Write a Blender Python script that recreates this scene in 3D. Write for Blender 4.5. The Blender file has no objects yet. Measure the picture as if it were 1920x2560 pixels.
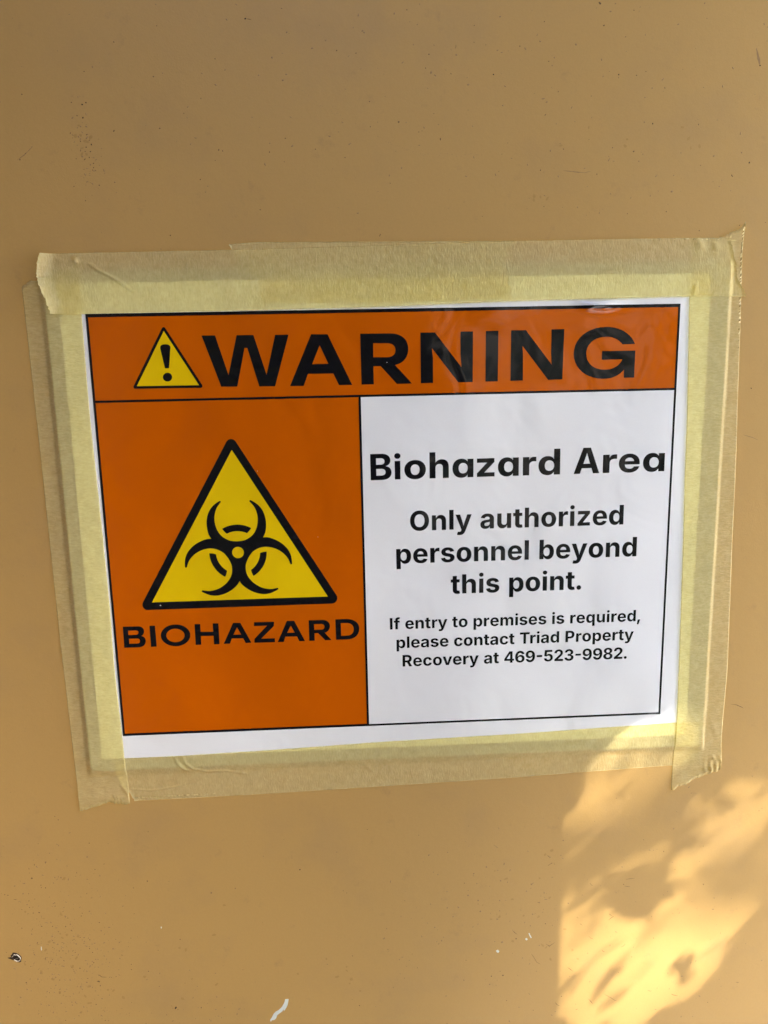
import bpy, bmesh, math, random
import numpy as np
from mathutils import Matrix, Vector, noise
from mathutils.geometry import delaunay_2d_cdt
random.seed(7); rng = np.random.default_rng(7)
S = bpy.context.scene
COL = S.collection
ZC = 1.45            # height of the sign's centre above the ground, metres

# ---- measured data, millimetres on the wall (x right, y up, origin at the sheet's centre) ----
CAM = {"loc":[-0.020128,-0.34591,0.072438],"rot":[[0.9986075,0.0288867,-0.0441423],[-0.0487694,0.1864861,-0.9812464],[-0.020113,0.9820328,0.1876353]],"lens":27.4384}
WARNING = [[[-81.01,85.43],[-75.31,85.4],[-70.52,68.64],[-66.16,85.32],[-59.01,85.26],[-54.21,68.39],[-49.77,85.18],[-44.07,85.11],[-50.77,63.44],[-57.57,63.5],[-61.92,79.93],[-63.08,79.95],[-67.02,63.62],[-73.92,63.73]],[[-34.42,85.1],[-27.37,85.01],[-17.37,63.3],[-23.1,63.34],[-25.42,68.37],[-36.35,68.43],[-38.43,63.29],[-44.33,63.38]],[[-30.9,80.47],[-27.42,72.54],[-34.4,72.51]],[[-13.35,84.99],[-0.41,84.88],[1.03,84.77],[2.33,84.52],[3.5,84.13],[4.51,83.61],[5.38,82.96],[6.1,82.2],[6.66,81.33],[7.06,80.37],[7.3,79.32],[7.37,78.18],[7.29,77.11],[7.08,76.12],[6.75,75.21],[6.3,74.39],[5.74,73.66],[5.07,73.01],[4.31,72.47],[3.44,72.03],[2.49,71.69],[1.45,71.46],[8.73,63.33],[2.15,63.3],[-4.79,71.09],[-7.91,71.07],[-7.91,63.31],[-13.28,63.34]],[[-7.81,80.85],[-1.74,80.74],[-1.08,80.69],[-0.49,80.58],[0.04,80.41],[0.5,80.18],[0.89,79.9],[1.21,79.57],[1.46,79.19],[1.64,78.76],[1.74,78.3],[1.77,77.8],[1.73,77.29],[1.61,76.81],[1.41,76.37],[1.15,75.98],[0.81,75.63],[0.41,75.34],[-0.06,75.11],[-0.59,74.95],[-1.19,74.85],[-1.86,74.83],[-7.9,74.9]],[[12.68,84.94],[18.98,84.95],[30.49,69.93],[30.12,75.74],[30.14,85.07],[35.58,85.06],[35.48,63.4],[29.11,63.41],[17.66,78.25],[18.09,73.92],[18.0,63.4],[12.64,63.35]],[[41.2,85.12],[46.7,85.1],[46.56,63.46],[41.12,63.49]],[[52.29,85.2],[58.74,85.17],[70.32,70.25],[70.05,74.96],[70.01,85.29],[75.6,85.35],[75.28,63.74],[68.9,63.66],[57.34,78.52],[57.62,73.96],[57.67,63.56],[52.17,63.55]],[[107.2,78.38],[101.6,78.36],[101.07,78.97],[100.48,79.51],[99.85,80.0],[99.17,80.43],[98.44,80.8],[97.68,81.1],[96.88,81.35],[96.05,81.53],[95.18,81.64],[94.29,81.69],[92.79,81.63],[91.4,81.4],[90.12,81.02],[88.98,80.48],[87.98,79.8],[87.13,79.0],[86.46,78.08],[85.98,77.05],[85.69,75.93],[85.61,74.72],[85.74,73.51],[86.04,72.38],[86.52,71.35],[87.15,70.42],[87.95,69.6],[88.89,68.91],[89.98,68.34],[91.2,67.92],[92.56,67.64],[94.03,67.53],[95.14,67.56],[96.19,67.69],[97.18,67.93],[98.1,68.25],[98.94,68.66],[99.7,69.15],[100.37,69.72],[100.94,70.36],[101.4,71.06],[101.76,71.82],[92.59,71.87],[92.69,75.58],[107.45,75.55],[107.4,63.84],[102.75,63.85],[102.7,67.35],[102.08,66.67],[101.39,66.05],[100.64,65.48],[99.83,64.98],[98.95,64.55],[98.01,64.19],[97.01,63.91],[95.94,63.71],[94.8,63.6],[93.6,63.58],[91.38,63.76],[89.29,64.17],[87.35,64.82],[85.58,65.68],[84.02,66.74],[82.68,68.0],[81.59,69.42],[80.77,71.01],[80.24,72.75],[80.03,74.62],[80.16,76.51],[80.63,78.29],[81.43,79.93],[82.53,81.42],[83.9,82.74],[85.53,83.85],[87.39,84.75],[89.46,85.41],[91.72,85.8],[94.15,85.9],[95.97,85.79],[97.7,85.51],[99.33,85.08],[100.85,84.5],[102.26,83.78],[103.54,82.94],[104.68,81.96],[105.68,80.88],[106.52,79.68],[107.2,78.38]]]
BIOHAZARD = [[[-124.68,-43.07],[-118.01,-43.17],[-117.46,-43.2],[-116.98,-43.29],[-116.56,-43.44],[-116.2,-43.64],[-115.9,-43.89],[-115.66,-44.18],[-115.48,-44.51],[-115.36,-44.88],[-115.31,-45.28],[-115.31,-45.71],[-115.35,-46.03],[-115.41,-46.33],[-115.5,-46.59],[-115.61,-46.83],[-115.75,-47.05],[-115.91,-47.25],[-116.1,-47.42],[-116.31,-47.57],[-116.54,-47.7],[-116.8,-47.81],[-116.41,-47.92],[-116.06,-48.07],[-115.76,-48.25],[-115.51,-48.47],[-115.3,-48.72],[-115.13,-49.0],[-115.01,-49.3],[-114.93,-49.64],[-114.89,-49.99],[-114.9,-50.37],[-114.99,-50.95],[-115.16,-51.46],[-115.41,-51.9],[-115.73,-52.28],[-116.12,-52.59],[-116.56,-52.83],[-117.06,-53.02],[-117.6,-53.14],[-118.18,-53.2],[-118.79,-53.21],[-124.81,-53.2]],[[-122.48,-45.08],[-119.03,-45.09],[-118.8,-45.11],[-118.6,-45.15],[-118.42,-45.2],[-118.27,-45.27],[-118.14,-45.36],[-118.04,-45.47],[-117.96,-45.59],[-117.91,-45.74],[-117.89,-45.91],[-117.89,-46.1],[-117.92,-46.3],[-117.97,-46.48],[-118.04,-46.64],[-118.14,-46.79],[-118.26,-46.91],[-118.4,-47.0],[-118.57,-47.08],[-118.75,-47.13],[-118.96,-47.16],[-119.19,-47.16],[-122.44,-47.15]],[[-122.37,-48.94],[-118.64,-49.0],[-118.41,-49.02],[-118.21,-49.06],[-118.03,-49.13],[-117.88,-49.21],[-117.75,-49.32],[-117.65,-49.44],[-117.57,-49.59],[-117.52,-49.76],[-117.5,-49.95],[-117.51,-50.16],[-117.54,-50.4],[-117.59,-50.62],[-117.67,-50.81],[-117.77,-50.97],[-117.89,-51.1],[-118.03,-51.21],[-118.2,-51.29],[-118.39,-51.34],[-118.59,-51.37],[-118.82,-51.38],[-122.35,-51.35]],[[-112.7,-43.07],[-110.16,-43.09],[-110.17,-53.2],[-112.73,-53.21]],[[-94.56,-48.35],[-94.69,-49.16],[-94.99,-49.94],[-95.44,-50.68],[-96.04,-51.36],[-96.76,-51.96],[-97.6,-52.46],[-98.52,-52.85],[-99.52,-53.13],[-100.55,-53.28],[-101.6,-53.31],[-102.65,-53.2],[-103.66,-52.97],[-104.6,-52.62],[-105.47,-52.16],[-106.23,-51.6],[-106.87,-50.95],[-107.36,-50.23],[-107.71,-49.46],[-107.9,-48.66],[-107.92,-47.85],[-107.78,-47.04],[-107.48,-46.26],[-107.02,-45.52],[-106.43,-44.85],[-105.7,-44.26],[-104.87,-43.76],[-103.95,-43.37],[-102.96,-43.09],[-101.93,-42.94],[-100.88,-42.92],[-99.85,-43.02],[-98.84,-43.25],[-97.9,-43.59],[-97.03,-44.05],[-96.27,-44.61],[-95.63,-45.25],[-95.13,-45.96],[-94.78,-46.73],[-94.58,-47.53]],[[-97.19,-48.32],[-97.27,-48.83],[-97.46,-49.33],[-97.74,-49.79],[-98.11,-50.22],[-98.56,-50.59],[-99.07,-50.91],[-99.64,-51.15],[-100.26,-51.33],[-100.9,-51.42],[-101.55,-51.44],[-102.19,-51.37],[-102.81,-51.23],[-103.4,-51.01],[-103.93,-50.72],[-104.4,-50.37],[-104.79,-49.96],[-105.1,-49.51],[-105.31,-49.03],[-105.43,-48.53],[-105.44,-48.01],[-105.36,-47.51],[-105.17,-47.01],[-104.89,-46.55],[-104.52,-46.13],[-104.07,-45.75],[-103.56,-45.44],[-102.99,-45.19],[-102.38,-45.02],[-101.74,-44.92],[-101.09,-44.91],[-100.45,-44.97],[-99.83,-45.12],[-99.25,-45.33],[-98.71,-45.62],[-98.24,-45.97],[-97.85,-46.38],[-97.54,-46.82],[-97.32,-47.31],[-97.2,-47.81]],[[-92.35,-43.08],[-89.76,-43.1],[-89.79,-46.89],[-84.13,-46.99],[-84.14,-43.05],[-81.5,-43.07],[-81.57,-53.06],[-84.08,-53.08],[-84.11,-48.96],[-89.84,-48.86],[-89.86,-53.04],[-92.44,-53.06]],[[-74.86,-43.13],[-71.55,-43.18],[-66.98,-52.98],[-69.64,-53.03],[-70.68,-50.67],[-75.77,-50.59],[-76.79,-53.02],[-79.66,-53.02]],[[-73.18,-45.31],[-71.54,-48.8],[-75.0,-48.82]],[[-65.3,-43.16],[-56.15,-43.23],[-56.35,-45.31],[-62.37,-51.14],[-56.16,-51.22],[-56.18,-53.1],[-65.69,-53.04],[-65.53,-51.17],[-59.49,-45.01],[-65.39,-44.97]],[[-50.3,-43.07],[-46.97,-43.12],[-42.36,-53.06],[-45.0,-53.07],[-46.01,-50.74],[-51.34,-50.65],[-52.16,-53.14],[-54.97,-53.14]],[[-48.63,-45.41],[-46.99,-48.79],[-50.41,-48.82]],[[-40.37,-43.14],[-34.05,-43.18],[-33.44,-43.24],[-32.87,-43.37],[-32.37,-43.55],[-31.92,-43.8],[-31.54,-44.11],[-31.22,-44.46],[-30.97,-44.87],[-30.79,-45.33],[-30.69,-45.83],[-30.67,-46.37],[-30.71,-46.85],[-30.81,-47.3],[-30.97,-47.7],[-31.17,-48.06],[-31.41,-48.38],[-31.7,-48.65],[-32.02,-48.88],[-32.38,-49.07],[-32.77,-49.21],[-33.19,-49.31],[-30.17,-53.03],[-33.07,-53.07],[-36.23,-49.46],[-37.84,-49.47],[-37.9,-53.08],[-40.39,-53.06]],[[-37.96,-45.09],[-34.65,-45.1],[-34.35,-45.13],[-34.09,-45.19],[-33.86,-45.27],[-33.67,-45.38],[-33.52,-45.52],[-33.39,-45.67],[-33.3,-45.85],[-33.24,-46.04],[-33.21,-46.24],[-33.2,-46.46],[-33.22,-46.7],[-33.27,-46.92],[-33.34,-47.13],[-33.44,-47.31],[-33.57,-47.47],[-33.73,-47.6],[-33.91,-47.71],[-34.12,-47.78],[-34.37,-47.82],[-34.64,-47.83],[-37.85,-47.82]],[[-28.11,-43.14],[-22.83,-43.15],[-21.8,-43.24],[-20.86,-43.43],[-20.02,-43.72],[-19.27,-44.11],[-18.62,-44.58],[-18.09,-45.14],[-17.67,-45.77],[-17.36,-46.48],[-17.19,-47.26],[-17.14,-48.11],[-17.23,-48.95],[-17.43,-49.72],[-17.74,-50.44],[-18.17,-51.07],[-18.7,-51.63],[-19.33,-52.11],[-20.06,-52.49],[-20.87,-52.77],[-21.78,-52.95],[-22.76,-53.01],[-28.06,-53.0]],[[-25.63,-45.06],[-22.89,-45.09],[-22.32,-45.14],[-21.8,-45.26],[-21.34,-45.45],[-20.92,-45.69],[-20.57,-45.99],[-20.27,-46.34],[-20.04,-46.73],[-19.88,-47.17],[-19.78,-47.65],[-19.76,-48.16],[-19.8,-48.68],[-19.91,-49.17],[-20.08,-49.61],[-20.31,-50.01],[-20.6,-50.35],[-20.95,-50.65],[-21.35,-50.88],[-21.81,-51.06],[-22.32,-51.16],[-22.89,-51.2],[-25.61,-51.21]]]
TRI_S = [[-97.51,88.78],[-97.44,88.88],[-97.36,88.97],[-97.26,89.05],[-97.16,89.12],[-97.04,89.17],[-96.92,89.2],[-96.8,89.21],[-96.68,89.21],[-96.56,89.19],[-96.45,89.15],[-96.34,89.09],[-96.25,89.02],[-96.16,88.93],[-96.1,88.84],[-82.04,64.68],[-81.99,64.57],[-81.95,64.45],[-81.93,64.33],[-81.94,64.2],[-81.96,64.08],[-82.0,63.96],[-82.06,63.84],[-82.13,63.74],[-82.22,63.65],[-82.32,63.57],[-82.43,63.5],[-82.55,63.46],[-82.68,63.43],[-82.8,63.42],[-110.61,63.69],[-110.72,63.7],[-110.83,63.73],[-110.94,63.77],[-111.03,63.83],[-111.12,63.9],[-111.19,63.98],[-111.25,64.07],[-111.3,64.17],[-111.33,64.28],[-111.34,64.39],[-111.34,64.51],[-111.32,64.62],[-111.28,64.73],[-111.23,64.83]]
TRI_S_Y = [[-96.78,87.65],[-83.4,64.59],[-109.88,64.75]]
EXCL = [[[-97.37,72.07],[-98.79,80.23],[-98.81,80.66],[-98.76,81.02],[-98.64,81.31],[-98.46,81.56],[-98.22,81.74],[-97.94,81.89],[-97.62,81.99],[-97.27,82.05],[-96.89,82.08],[-96.49,82.09],[-96.06,82.06],[-95.67,82.01],[-95.32,81.92],[-95.03,81.8],[-94.79,81.62],[-94.61,81.4],[-94.49,81.13],[-94.44,80.8],[-94.46,80.41],[-94.56,79.94],[-95.65,72.03]],[[-94.6,68.24],[-94.7,67.76],[-94.93,67.31],[-95.27,66.92],[-95.7,66.63],[-96.19,66.45],[-96.71,66.4],[-97.21,66.47],[-97.68,66.67],[-98.06,66.98],[-98.35,67.38],[-98.51,67.84],[-98.55,68.33],[-98.44,68.81],[-98.21,69.26],[-97.87,69.65],[-97.44,69.94],[-96.95,70.11],[-96.44,70.17],[-95.93,70.09],[-95.47,69.9],[-95.08,69.59],[-94.8,69.19],[-94.63,68.73]]]
TRI_B = [[-73.14,39.8],[-72.94,40.1],[-72.69,40.36],[-72.42,40.58],[-72.11,40.77],[-71.79,40.9],[-71.45,40.99],[-71.1,41.02],[-70.75,41.01],[-70.41,40.94],[-70.08,40.82],[-69.78,40.65],[-69.51,40.44],[-69.27,40.19],[-69.07,39.91],[-27.21,-31.51],[-27.03,-31.87],[-26.91,-32.24],[-26.85,-32.64],[-26.84,-33.03],[-26.89,-33.43],[-27.0,-33.81],[-27.16,-34.17],[-27.37,-34.5],[-27.63,-34.8],[-27.92,-35.05],[-28.25,-35.25],[-28.61,-35.4],[-28.98,-35.49],[-29.36,-35.52],[-112.76,-35.6],[-113.12,-35.57],[-113.46,-35.49],[-113.79,-35.35],[-114.1,-35.16],[-114.37,-34.93],[-114.61,-34.65],[-114.8,-34.34],[-114.94,-34.0],[-115.03,-33.63],[-115.07,-33.26],[-115.06,-32.88],[-114.99,-32.5],[-114.87,-32.14],[-114.7,-31.8]]
TRI_B_Y = [[-70.97,36.27],[-31.18,-32.04],[-110.71,-32.05]]
BIO_C = [-70.77,-10.08]
BIO_HALF = [[-11.66,6.69],[-12.57,8.67],[-13.09,11.34],[-13.16,14.17],[-12.76,16.62],[-11.86,19.06],[-10.44,21.12],[-8.82,22.54],[-6.87,23.74],[-6.43,23.59],[-6.35,23.2],[-7.13,22.25],[-8.16,20.88],[-9.0,18.97],[-9.51,16.7],[-9.54,14.42],[-9.11,11.93],[-8.06,9.42],[-6.29,7.31],[-3.79,5.8],[-1.92,5.35],[-0.2,5.19]]
TAPE = {"A":{"top":[[-144.41,119.82],[-112.83,120.11],[-66.48,120.37],[-56.27,120.49],[-8.19,121.29],[52.5,122.36],[115.02,122.7],[129.24,122.62],[141.75,122.52],[147.6,122.12],[150.82,121.58]],"bot":[[-142.47,95.36],[-130.42,95.15],[-57.53,95.47],[-2.07,96.0],[52.77,97.48],[116.16,98.03],[130.39,98.14],[155.98,97.77]],"l":[[-144.41,119.82],[-145.75,116.32],[-146.69,110.23],[-145.62,106.98],[-144.44,103.07],[-143.13,99.62],[-142.47,95.36]],"r":[[150.82,121.58],[148.03,120.96],[148.95,117.63],[150.24,113.12],[151.03,110.27],[151.45,106.58],[153.11,103.1],[155.07,100.62],[155.98,97.77]]},"B":{"top":[[-67.4,122.71],[-56.12,123.37],[-12.39,123.04],[52.5,122.44],[53.36,122.43]],"bot":[[-54.83,98.65],[-2.72,97.96],[52.41,98.89]],"l":[[-67.4,122.71],[-66.39,120.46],[-62.83,113.69],[-55.51,108.76],[-54.58,107.21],[-54.83,98.65]],"r":[[53.36,122.43],[49.49,113.06],[50.59,106.43],[52.41,98.89]]},"L":{"left":[[-154.45,106.8],[-154.1,61.99],[-154.01,52.92],[-153.74,-45.56],[-153.17,-90.03],[-152.46,-134.34]],"right":[[-130.2,115.62],[-130.44,94.98],[-130.8,52.38],[-130.03,7.99],[-129.55,-34.83],[-130.04,-59.98],[-129.23,-98.14],[-128.68,-131.54]],"t":[[-154.45,106.8],[-152.5,108.06],[-150.93,109.0],[-149.25,109.3],[-146.8,109.1],[-141.65,111.28],[-136.47,113.78],[-130.2,115.62]],"b":[[-152.46,-134.34],[-147.66,-133.32],[-142.44,-131.69],[-138.37,-130.22],[-135.62,-131.13],[-131.8,-131.6],[-130.42,-132.08],[-128.68,-131.54]]},"R":{"left":[[129.48,121.36],[130.28,98.14],[132.09,46.24],[132.46,18.25],[133.43,-14.41],[134.5,-75.89],[134.89,-98.72],[134.55,-106.21],[134.41,-124.81],[134.44,-137.36]],"right":[[153.47,128.88],[153.92,125.34],[153.2,120.31],[153.74,107.05],[154.38,89.56],[155.61,49.1],[156.39,31.74],[157.29,-13.64],[159.04,-76.88],[158.45,-97.45],[158.28,-105.59],[158.62,-120.61],[159.34,-122.56],[159.72,-123.86],[158.62,-125.22],[158.4,-127.86]],"t":[[129.48,121.36],[142.28,122.4],[144.7,123.21],[146.41,124.11],[148.41,125.08],[151.44,126.52],[152.68,127.98],[153.47,128.88]],"b":[[134.44,-137.36],[136.06,-137.55],[137.77,-135.69],[141.77,-135.24],[145.15,-132.17],[148.01,-131.44],[151.64,-129.9],[155.1,-128.78],[157.84,-127.62],[158.4,-127.86]]},"D":{"top":[[-133.67,-107.71],[-106.22,-107.75],[-67.77,-106.93],[-6.81,-104.88],[54.93,-103.72],[134.22,-101.19],[147.48,-101.14]],"bot":[[-126.72,-130.59],[-68.94,-130.08],[-6.51,-128.7],[55.19,-127.22],[108.51,-125.23],[134.59,-124.39],[148.39,-123.97]],"l":[[-133.67,-107.71],[-133.65,-114.27],[-132.96,-119.46],[-131.03,-123.29],[-128.81,-126.1],[-126.72,-130.59]],"r":[[147.48,-101.14],[147.28,-111.62],[149.05,-118.04],[148.39,-123.97]]}}
RIDGE = {"A":[[[[-125.48,115.61],[-122.13,112.94],[-114.92,108.97],[-108.1,103.92]],0.4,0.5],[[[-130.62,117.94],[-131.86,116.22]],0.35,1.3],[[[132.83,122.25],[134.14,120.0],[134.86,117.76]],0.35,1.6],[[[141.23,121.02],[140.87,117.12]],0.3,1.8],[[[132.06,98.3],[132.97,103.7]],0.3,0.6]],"D":[[[[-105.94,-107.91],[-104.73,-111.09],[-101.72,-114.81],[-99.34,-115.82]],0.5,0.5],[[[-102.07,-107.87],[-101.08,-111.26],[-97.63,-114.78],[-91.2,-116.65],[-82.99,-116.59],[-72.83,-118.87]],0.5,0.5],[[[-128.55,-124.32],[-118.02,-125.51],[-106.85,-124.02],[-97.68,-121.75]],0.24,0.4],[[[-15.72,-117.13],[-11.96,-121.07]],0.2,1.2]],"L":[[[[-136.08,-126.66],[-134.93,-129.89]],0.2,0.3],[[[-134.5,-127.19],[-133.52,-130.19]],0.2,0.3],[[[-132.95,-128.17],[-131.91,-130.49]],0.15,0.3],[[[-132.43,-121.88],[-130.21,-124.69],[-129.18,-127.0]],0.3,0.6]],"R":[[[[154.23,-120.34],[155.61,-122.41]],0.3,0.8],[[[157.36,-120.15],[158.14,-122.52],[159.49,-123.92]],0.35,0.9],[[[151.52,-127.57],[152.27,-129.62]],0.5,0.8],[[[153.65,-126.33],[154.74,-128.73]],0.5,0.8],[[[147.86,-129.75],[148.11,-131.45]],0.35,0.7],[[[152.52,-102.09],[156.5,-111.15]],0.15,1.5]],"B":[]}
SPECK = [[-56.03,208.85,0.53,1],[-91.05,214.0,0.39,0.5],[-108.62,200.39,0.39,0.6],[-146.65,181.28,0.44,0.6],[-123.21,177.43,0.46,1],[-121.61,178.05,0.39,1],[-123.3,172.39,0.46,1],[-111.39,167.36,0.53,0.6],[-68.92,194.11,0.28,0.9],[-75.52,179.37,0.28,0.7],[-82.73,173.78,0.28,0.8],[-81.53,172.14,0.28,0.4],[-92.82,168.23,0.43,0.8],[-98.39,169.44,0.25,0.5],[-123.07,161.23,0.36,0.9],[-123.59,159.64,0.32,0.7],[-121.42,159.57,0.39,0.9],[-120.73,153.41,0.36,0.8],[-120.01,152.33,0.32,0.7],[-121.25,152.46,0.32,0.6],[-118.29,154.22,0.27,0.5],[-69.47,159.81,0.46,0.7],[-67.93,159.32,0.43,0.7],[-77.74,148.42,0.3,0.9],[-74.87,145.74,0.32,0.4],[-91.53,126.57,0.36,0.9],[-149.98,156.68,0.43,0.7],[-147.57,159.01,0.36,0.6],[-144.71,161.63,0.28,0.4],[-99.09,132.84,0.27,0.5],[-119.63,127.96,0.25,0.5],[-95.75,121.19,0.36,0.5],[-74.67,134.57,0.25,0.5],[8.83,212.01,0.36,0.8],[36.13,206.2,0.28,0.6],[-19.9,197.06,0.39,0.6],[-12.12,196.07,0.32,0.9],[17.6,195.53,0.36,0.8],[16.16,190.39,0.32,0.9],[26.61,188.21,0.36,0.6],[-10.27,190.2,0.32,0.5],[-7.04,177.85,0.39,0.6],[4.83,170.01,0.53,0.6],[-6.94,168.25,0.32,0.6],[13.09,166.09,0.32,0.8],[14.44,166.5,0.27,0.6],[19.44,173.17,0.27,0.8],[22.06,163.23,0.53,0.7],[-42.07,164.05,0.39,0.7],[-48.76,158.81,0.39,0.8],[-29.86,159.79,0.32,0.7],[-17.73,156.41,0.32,0.7],[-42.91,155.0,0.27,0.7],[-53.67,136.29,0.39,0.6],[0.87,146.21,0.28,0.6],[50.34,161.52,0.27,0.6],[-21.15,136.85,0.25,0.5],[31.91,138.42,0.27,0.4],[87.61,214.42,0.71,0.8],[89.54,206.14,0.53,0.6],[98.68,201.86,0.32,0.7],[101.75,211.8,0.32,0.7],[66.97,192.78,0.32,0.7],[96.37,187.65,0.43,1],[103.85,187.33,0.32,0.9],[107.75,188.72,0.32,0.7],[107.79,178.8,0.39,0.5],[111.52,168.67,0.41,0.9],[94.78,159.37,0.36,0.8],[103.88,157.84,0.5,0.7],[73.92,158.98,0.32,0.7],[71.2,181.23,0.28,0.6],[85.1,179.5,0.28,0.6],[154.02,152.95,0.5,1],[146.7,147.96,0.39,0.9],[147.06,147.58,0.36,0.7],[132.92,152.03,0.28,0.8],[124.18,157.13,0.36,0.5],[120.96,141.76,0.71,0.35],[102.14,132.92,0.28,0.8],[119.02,133.61,0.36,0.7],[133.82,125.62,0.28,0.9],[66.03,136.2,0.32,0.7],[115.13,141.94,0.28,0.5],[151.48,127.62,0.32,0.7],[162.79,128.63,0.28,0.8],[155.93,190.85,0.46,0.9],[78.42,169.72,0.32,0.4],[-176.83,-161.97,0.41,1],[-178.73,-169.11,0.61,0.8],[-174.87,-173.01,0.32,0.9],[-174.79,-174.44,0.3,0.8],[-181.13,-177.36,0.32,0.9],[-178.57,-180.46,0.32,0.8],[-184.43,-170.3,0.27,0.8],[-192.5,-177.22,0.36,0.7],[-164.73,-136.95,0.32,0.9],[-163.23,-138.73,0.39,0.8],[-121.49,-147.16,0.32,0.8],[-123.87,-173.67,0.5,0.7],[-131.66,-191.26,0.3,0.6],[-110.33,-206.88,0.34,0.9],[-141.72,-204.98,0.28,0.7],[-121.51,-212.4,0.34,0.8],[-127.16,-223.94,0.34,1],[-135.43,-222.54,0.34,1],[-179.68,-204.42,0.36,0.8],[-187.44,-226.66,0.46,0.9],[-179.95,-225.64,0.28,0.6],[-171.66,-233.62,0.36,0.7],[-163.51,-247.43,0.34,0.8],[-115.09,-245.94,0.8,1],[-114.17,-247.08,0.32,0.8],[-102.37,-246.78,0.46,0.6],[-154.31,-204.48,0.43,0.6],[-93.36,-181.83,0.62,0.35],[-81.58,-180.11,0.53,0.3],[-152.03,-228.3,0.8,0.6],[-151.48,-230.74,0.46,0.6],[-151.72,-224.78,0.36,0.5],[-90.05,-223.17,0.28,0.5],[-109.59,-231.91,0.3,0.6],[-49.61,-171.52,0.5,1],[-15.86,-151.48,0.32,0.6],[-67.1,-163.24,0.36,0.5],[-25.12,-221.51,0.34,0.7],[-22.29,-250.78,0.39,0.9],[9.3,-155.79,0.36,0.4],[-26.96,-185.68,0.32,0.6],[-28.61,-184.38,0.32,0.6],[1.16,-236.08,0.3,0.6],[45.76,-237.73,0.53,0.6],[50.21,-235.11,0.34,0.8],[51.67,-237.65,0.62,0.6],[5.14,-222.3,0.27,0.6],[-6.73,-219.88,0.28,0.5],[39.98,-199.86,0.71,0.4],[38.79,-193.66,0.71,0.45],[33.72,-190.5,0.71,0.4],[48.63,-204.76,0.71,0.4],[51.11,-218.23,0.89,0.4],[50.03,-183.19,0.61,0.45],[36.58,-178.39,0.53,0.4],[180.05,-151.21,0.34,0.8],[181.46,-149.93,0.34,0.8],[82.45,-252.1,0.34,0.9],[160.29,-260.82,0.32,0.8],[175.7,-249.68,0.44,0.5],[121.95,-164.22,0.32,0.7],[58.29,-216.69,0.5,0.7],[65.66,-186.05,0.57,0.4],[69.92,-196.58,0.53,0.5],[69.01,-236.29,0.36,0.5],[161.45,57.95,0.39,0.9],[78.5,-150.06,0.25,0.5]]
CRACK = [[[[73.5,-170.28],[73.98,-170.91],[74.61,-171.2]],0.22,0.8],[[[73.77,-176.13],[75.0,-175.17],[76.08,-174.71]],0.22,0.8],[[[76.86,-174.75],[77.35,-175.64]],0.22,0.8],[[[95.43,-186.84],[96.26,-188.2],[97.05,-188.33]],0.22,0.8],[[[113.94,-185.96],[115.91,-185.63],[118.28,-185.59]],0.22,0.8],[[[113.13,-189.58],[114.5,-190.01],[116.09,-190.27]],0.22,0.8],[[[105.75,-205.01],[106.74,-205.95],[107.56,-206.53]],0.22,0.8],[[[105.64,-208.73],[107.19,-207.4],[108.36,-206.58]],0.22,0.8],[[[95.54,-217.33],[96.77,-218.48],[98.0,-219.27]],0.22,0.8],[[[112.87,-224.67],[113.98,-224.29],[114.81,-222.99]],0.22,0.8],[[[102.86,-225.87],[103.45,-226.81],[104.25,-226.86]],0.22,0.8],[[[73.52,-220.48],[75.46,-221.95],[78.44,-219.88]],0.22,0.8],[[[75.14,-221.93],[75.63,-222.67]],0.22,0.8],[[[85.19,-235.03],[86.42,-236.02],[88.16,-237.68]],0.22,0.8],[[[79.2,-255.5],[80.21,-256.96],[81.52,-257.7]],0.22,0.8],[[[105.1,-252.28],[108.44,-254.63],[110.79,-256.46],[111.76,-256.24]],0.22,0.8],[[[96.63,-254.51],[98.07,-256.27],[98.92,-257.63]],0.22,0.8],[[[90.05,-260.59],[91.1,-260.29]],0.22,0.8],[[[127.74,-251.24],[129.16,-251.98],[129.97,-251.85]],0.22,0.8],[[[140.34,-254.38],[142.02,-255.23],[144.1,-255.74]],0.22,0.8],[[[174.62,-249.51],[176.3,-249.99]],0.22,0.8],[[[90.94,-209.91],[92.16,-210.87]],0.22,0.8],[[[66.2,-225.88],[67.43,-227.76],[69.08,-231.03],[71.1,-232.33]],0.22,0.8],[[[56.49,-211.87],[57.69,-213.27],[58.89,-214.23]],0.22,0.8],[[[68.89,-196.26],[70.08,-196.95]],0.22,0.8],[[[153.81,197.5],[154.63,195.27],[155.6,191.74],[156.01,190.67]],0.9,0.45],[[[73.85,150.53],[78.47,150.0],[83.1,149.53],[86.05,150.24]],0.35,0.35],[[[83.58,132.82],[88.21,134.02],[92.17,135.22]],0.7,0.2],[[[-38.01,185.45],[-30.13,178.44],[-20.84,173.12],[-9.58,167.14],[3.08,161.09],[13.32,157.71],[28.82,157.11],[40.49,157.19]],0.3,0.2],[[[28.74,199.06],[28.48,197.69]],0.25,0.8],[[[-3.56,126.02],[-4.1,124.96]],0.3,0.7],[[[-55.42,208.73],[-53.71,208.45]],0.2,0.7],[[[162.06,-93.58],[164.37,-93.83],[166.74,-94.98],[168.33,-95.85]],0.3,0.6],[[[158.95,37.26],[163.71,35.74],[166.3,34.56]],0.25,0.35],[[[-151.24,156.39],[-147.59,158.84],[-144.19,161.92]],0.3,0.3],[[[-151.69,-224.34],[-150.29,-225.76],[-148.04,-226.08]],0.3,0.5],[[[-188.47,-180.07],[-187.03,-180.32]],0.25,0.6],[[[46.41,-163.14],[47.57,-164.04],[48.58,-164.95]],0.35,0.4]]
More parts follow.
